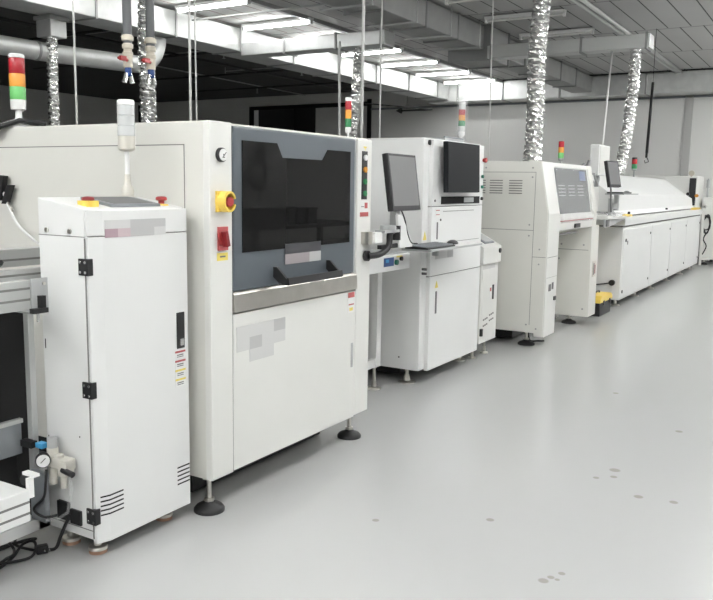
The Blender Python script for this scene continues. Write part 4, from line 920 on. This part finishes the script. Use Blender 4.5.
t = thing('keyboard_shelf', 'narrow black keyboard shelf in front of the oven hood', 'shelf', (9.3, 2.14, 1.35))
MB().box(8.86, 9.55, 2.02, 2.22, 1.338, 1.352).build('shelf_board', 'lgrey', t)
MB().box(8.86, 9.25, 2.03, 2.20, 1.352, 1.368).build('keyboard_case', 'black', t)
m_ = MB().lathe((0, 0, 0), mp, 20); m_.v = [(9.38+x*2.6, 2.11+y, 1.352+z*1.1) for (x, y, z) in m_.v]
o = m_.build('computer_mouse', 'black', loc=(9.38, 2.11, 1.352)); tag(o, 'black computer mouse on the narrow shelf by the oven', 'mouse')
# tool box on the floor
t = thing('toolbox', 'black toolbox with yellow lid on the floor beside the oven', 'toolbox', (9.02, 2.32, 0))
MB().prism([(8.93, 0), (9.40, 0), (9.43, 0.15), (8.90, 0.15)], 'y', 2.22, 2.44).build('body', 'black', t, bevel=0.006)
MB().prism([(8.90, 0.15), (9.44, 0.15), (9.44, 0.19), (9.38, 0.225), (8.96, 0.225), (8.90, 0.19)], 'y', 2.21, 2.45).build('lid', 'yellow', t, bevel=0.006)
MB().box(9.02, 9.06, 2.203, 2.212, 0.12, 0.17).build('latch', 'black', t)
MB().box(9.28, 9.32, 2.203, 2.212, 0.12, 0.17).build('latch', 'black', t)
MB().tube([(9.04, 2.33, 0.225), (9.04, 2.33, 0.245), (9.30, 2.33, 0.245), (9.30, 2.33, 0.225)], 0.01, 8).build('handle', 'black', t)

# machine behind the oven end: grey rear housing, dark screen, round lamps
t = thing('rear_housing', 'grey box housing behind the right end of the oven hood', 'machine', (16.5, 2.9, 0))
MB().box(16.10, 16.9, 2.37, 3.6, 0.1, 1.66).build('cabinet_body', 'white', t, bevel=0.02)
MB().box(16.07, 16.11, 2.385, 2.50, 1.12, 1.62).build('dark_screen', 'bezel', t, bevel=0.008)
MB().cyl((16.10, 2.48, 1.71), (16.14, 2.48, 1.71), 0.05, n=16).cyl((16.12, 2.48, 1.64), (16.12, 2.48, 1.70), 0.02, n=8).build('beacon', 'beige', t)
MB().cyl((16.04, 2.36, 1.30), (16.10, 2.36, 1.30), 0.03, n=14).build('lamp', 'l_amber', t)
for (x, y) in ((16.2, 2.45), (16.8, 2.45), (16.2, 3.5), (16.8, 3.5)): MB().cyl((x, y, 0), (x, y, 0.11), 0.03, n=10).build('leg', 'lgrey', t)
MB().box(15.98, 16.07, 2.45, 2.52, 1.07, 1.16).cyl((16.04, 2.51, 1.33), (16.10, 2.51, 1.33), 0.03, n=12).build('sensor', 'black', t)
t = thing('yellow_lamp', 'small yellow marker lamp on the right end of the oven', 'lamp', (15.45, 2.25, 1.06))
MB().prism([(14.95, 1.065), (15.55, 1.065), (15.50, 1.10), (15.05, 1.10)], 'y', 2.20, 2.28).build('base', 'yellow', t)
t = thing('unloader', 'white cabinet with cables at the far right beyond the oven', 'machine', (17.0, 2.3, 0))
MB().box(16.55, 17.5, 1.6, 2.30, 0.10, 1.27).build('cabinet_body', 'white', t, bevel=0.01)
MB().box(16.35, 16.56, 2.10, 2.28, 0.10, 0.14).box(16.36, 16.40, 2.24, 2.28, 0.0, 1.12).box(16.36, 16.56, 2.24, 2.28, 1.08, 1.12).build('frame', 'white', t)
MB().box(16.56, 17.4, 1.595, 1.602, 0.15, 0.70).build('door', 'cool', t)
MB().tube([(16.7, 2.26, 1.27), (16.7, 2.26, 1.62)], 0.018, 8).cyl((16.7, 2.26, 1.45), (16.7, 2.26, 1.60), 0.035, n=10).build('beacon', 'lgrey', t)
for (x, y) in ((16.6, 1.68), (17.4, 1.68), (16.6, 2.22), (17.4, 2.22)): foot(t, x, y, 0.105, 0.06)
cpts = []
for i in range(26):
    a = i*0.9; cpts.append((16.44-0.01*(i % 3), 2.20+0.065*math.cos(a)*(1+0.2*math.sin(i)), 0.78+0.15*math.sin(a)*(1+0.25*math.cos(i*1.3))))
o = MB().tube(smooth(cpts + [(16.44, 2.24, 0.5), (16.44, 2.18, 0.36), (16.44, 2.24, 0.2)], 4), 0.012, 6).build('cable_bundle', 'cable', loc=(16.44, 2.2, 0.8)); tag(o, 'tangled black cables hanging at the far right beyond the oven', 'cable')

# ------------------------------------------------------------------ things across the aisle, seen in the tinted window's reflection
t = thing('work_bench', 'dark workbench across the aisle, seen mirrored in the tinted window', 'bench', (7.9, -1.3, 0))
MB().box(6.75, 9.0, -1.65, -0.95, 0.90, 0.94).build('bench_top', 'black', t)
for (x, y) in ((6.80, -1.0), (8.95, -1.0), (6.80, -1.6), (8.95, -1.6)): MB().box(x-0.03, x+0.03, y-0.03, y+0.03, 0, 0.90).build('leg', 'black', t)
MB().box(6.8, 8.95, -1.3, -1.26, 0.55, 0.60).build('stretcher', 'black', t)
for i in range(5):
    x = 6.95+i*0.22
    t = thing('parts_crate', 'black parts crate on the workbench, mirrored in the tinted window', 'crate', (x+0.1, -1.2, 0.94), 'black crates on the workbench')
    MB().box(x, x+0.18, -1.4, -1.02, 0.942, 1.11).build('bin', 'black', t)
    MB().box(x-0.008, x+0.188, -1.41, -1.01, 1.11, 1.13).build('rim', 'black', t)
t = thing('hanging_cable_coil', 'coil of black cable hanging across the aisle, mirrored in the tinted window', 'cable', (6.6, -0.8, 1.8))
pts = [(6.78, -0.8, CZ), (6.72, -0.8, 2.6), (6.66, -0.8, 1.72)]
for i in range(44):
    a = i*0.55; pts.append((6.60+(0.12+0.035*math.sin(i))*math.sin(a), -0.8+0.03*math.sin(i*2.1), 1.50+(0.15+0.03*math.cos(i*1.7))*math.cos(a)))
pts += [(6.72, -0.8, 1.34), (6.78, -0.8, 1.22), (6.74, -0.8, 1.13), (6.65, -0.8, 1.18), (6.62, -0.8, 1.34)]
MB().tube(smooth(pts, 4), 0.011, 7).build('coil', 'cable', t)
MB().cyl((6.64, -0.8, 1.73), (6.62, -0.8, 1.63), 0.045, n=10).build('cable_tie', 'black', t)

# ------------------------------------------------------------------ camera
f = 806.94
r = Vector((0.5157157, -0.85662033, 0.01545746)); u = Vector((0.11303684, 0.08591407, 0.98986941)); Fw = Vector((0.84927027, 0.50874393, -0.14113689))
cam = bpy.data.cameras.new('camera'); co = bpy.data.objects.new('camera', cam); COL.objects.link(co)
R3 = Matrix((r, u, -Fw)).transposed()
co.matrix_world = Matrix.Translation((0, 0, 1.4)) @ R3.to_4x4()
cam.sensor_fit = 'HORIZONTAL'; cam.sensor_width = 36; cam.lens = 36*f/713
cam.clip_start = 0.05; cam.clip_end = 100
scene.camera = co

# ------------------------------------------------------------------ light
wd = bpy.data.worlds.new('hall_air'); scene.world = wd; wd.use_nodes = True
wd.node_tree.nodes['Background'].inputs[0].default_value = (0.8, 0.82, 0.85, 1)
wd.node_tree.nodes['Background'].inputs[1].default_value = 0.1
scene.view_settings.view_transform = 'Standard'; scene.view_settings.look = 'None'
scene.view_settings.gamma = 1; scene.view_settings.use_curve_mapping = False
scene.view_settings.exposure = 0.64
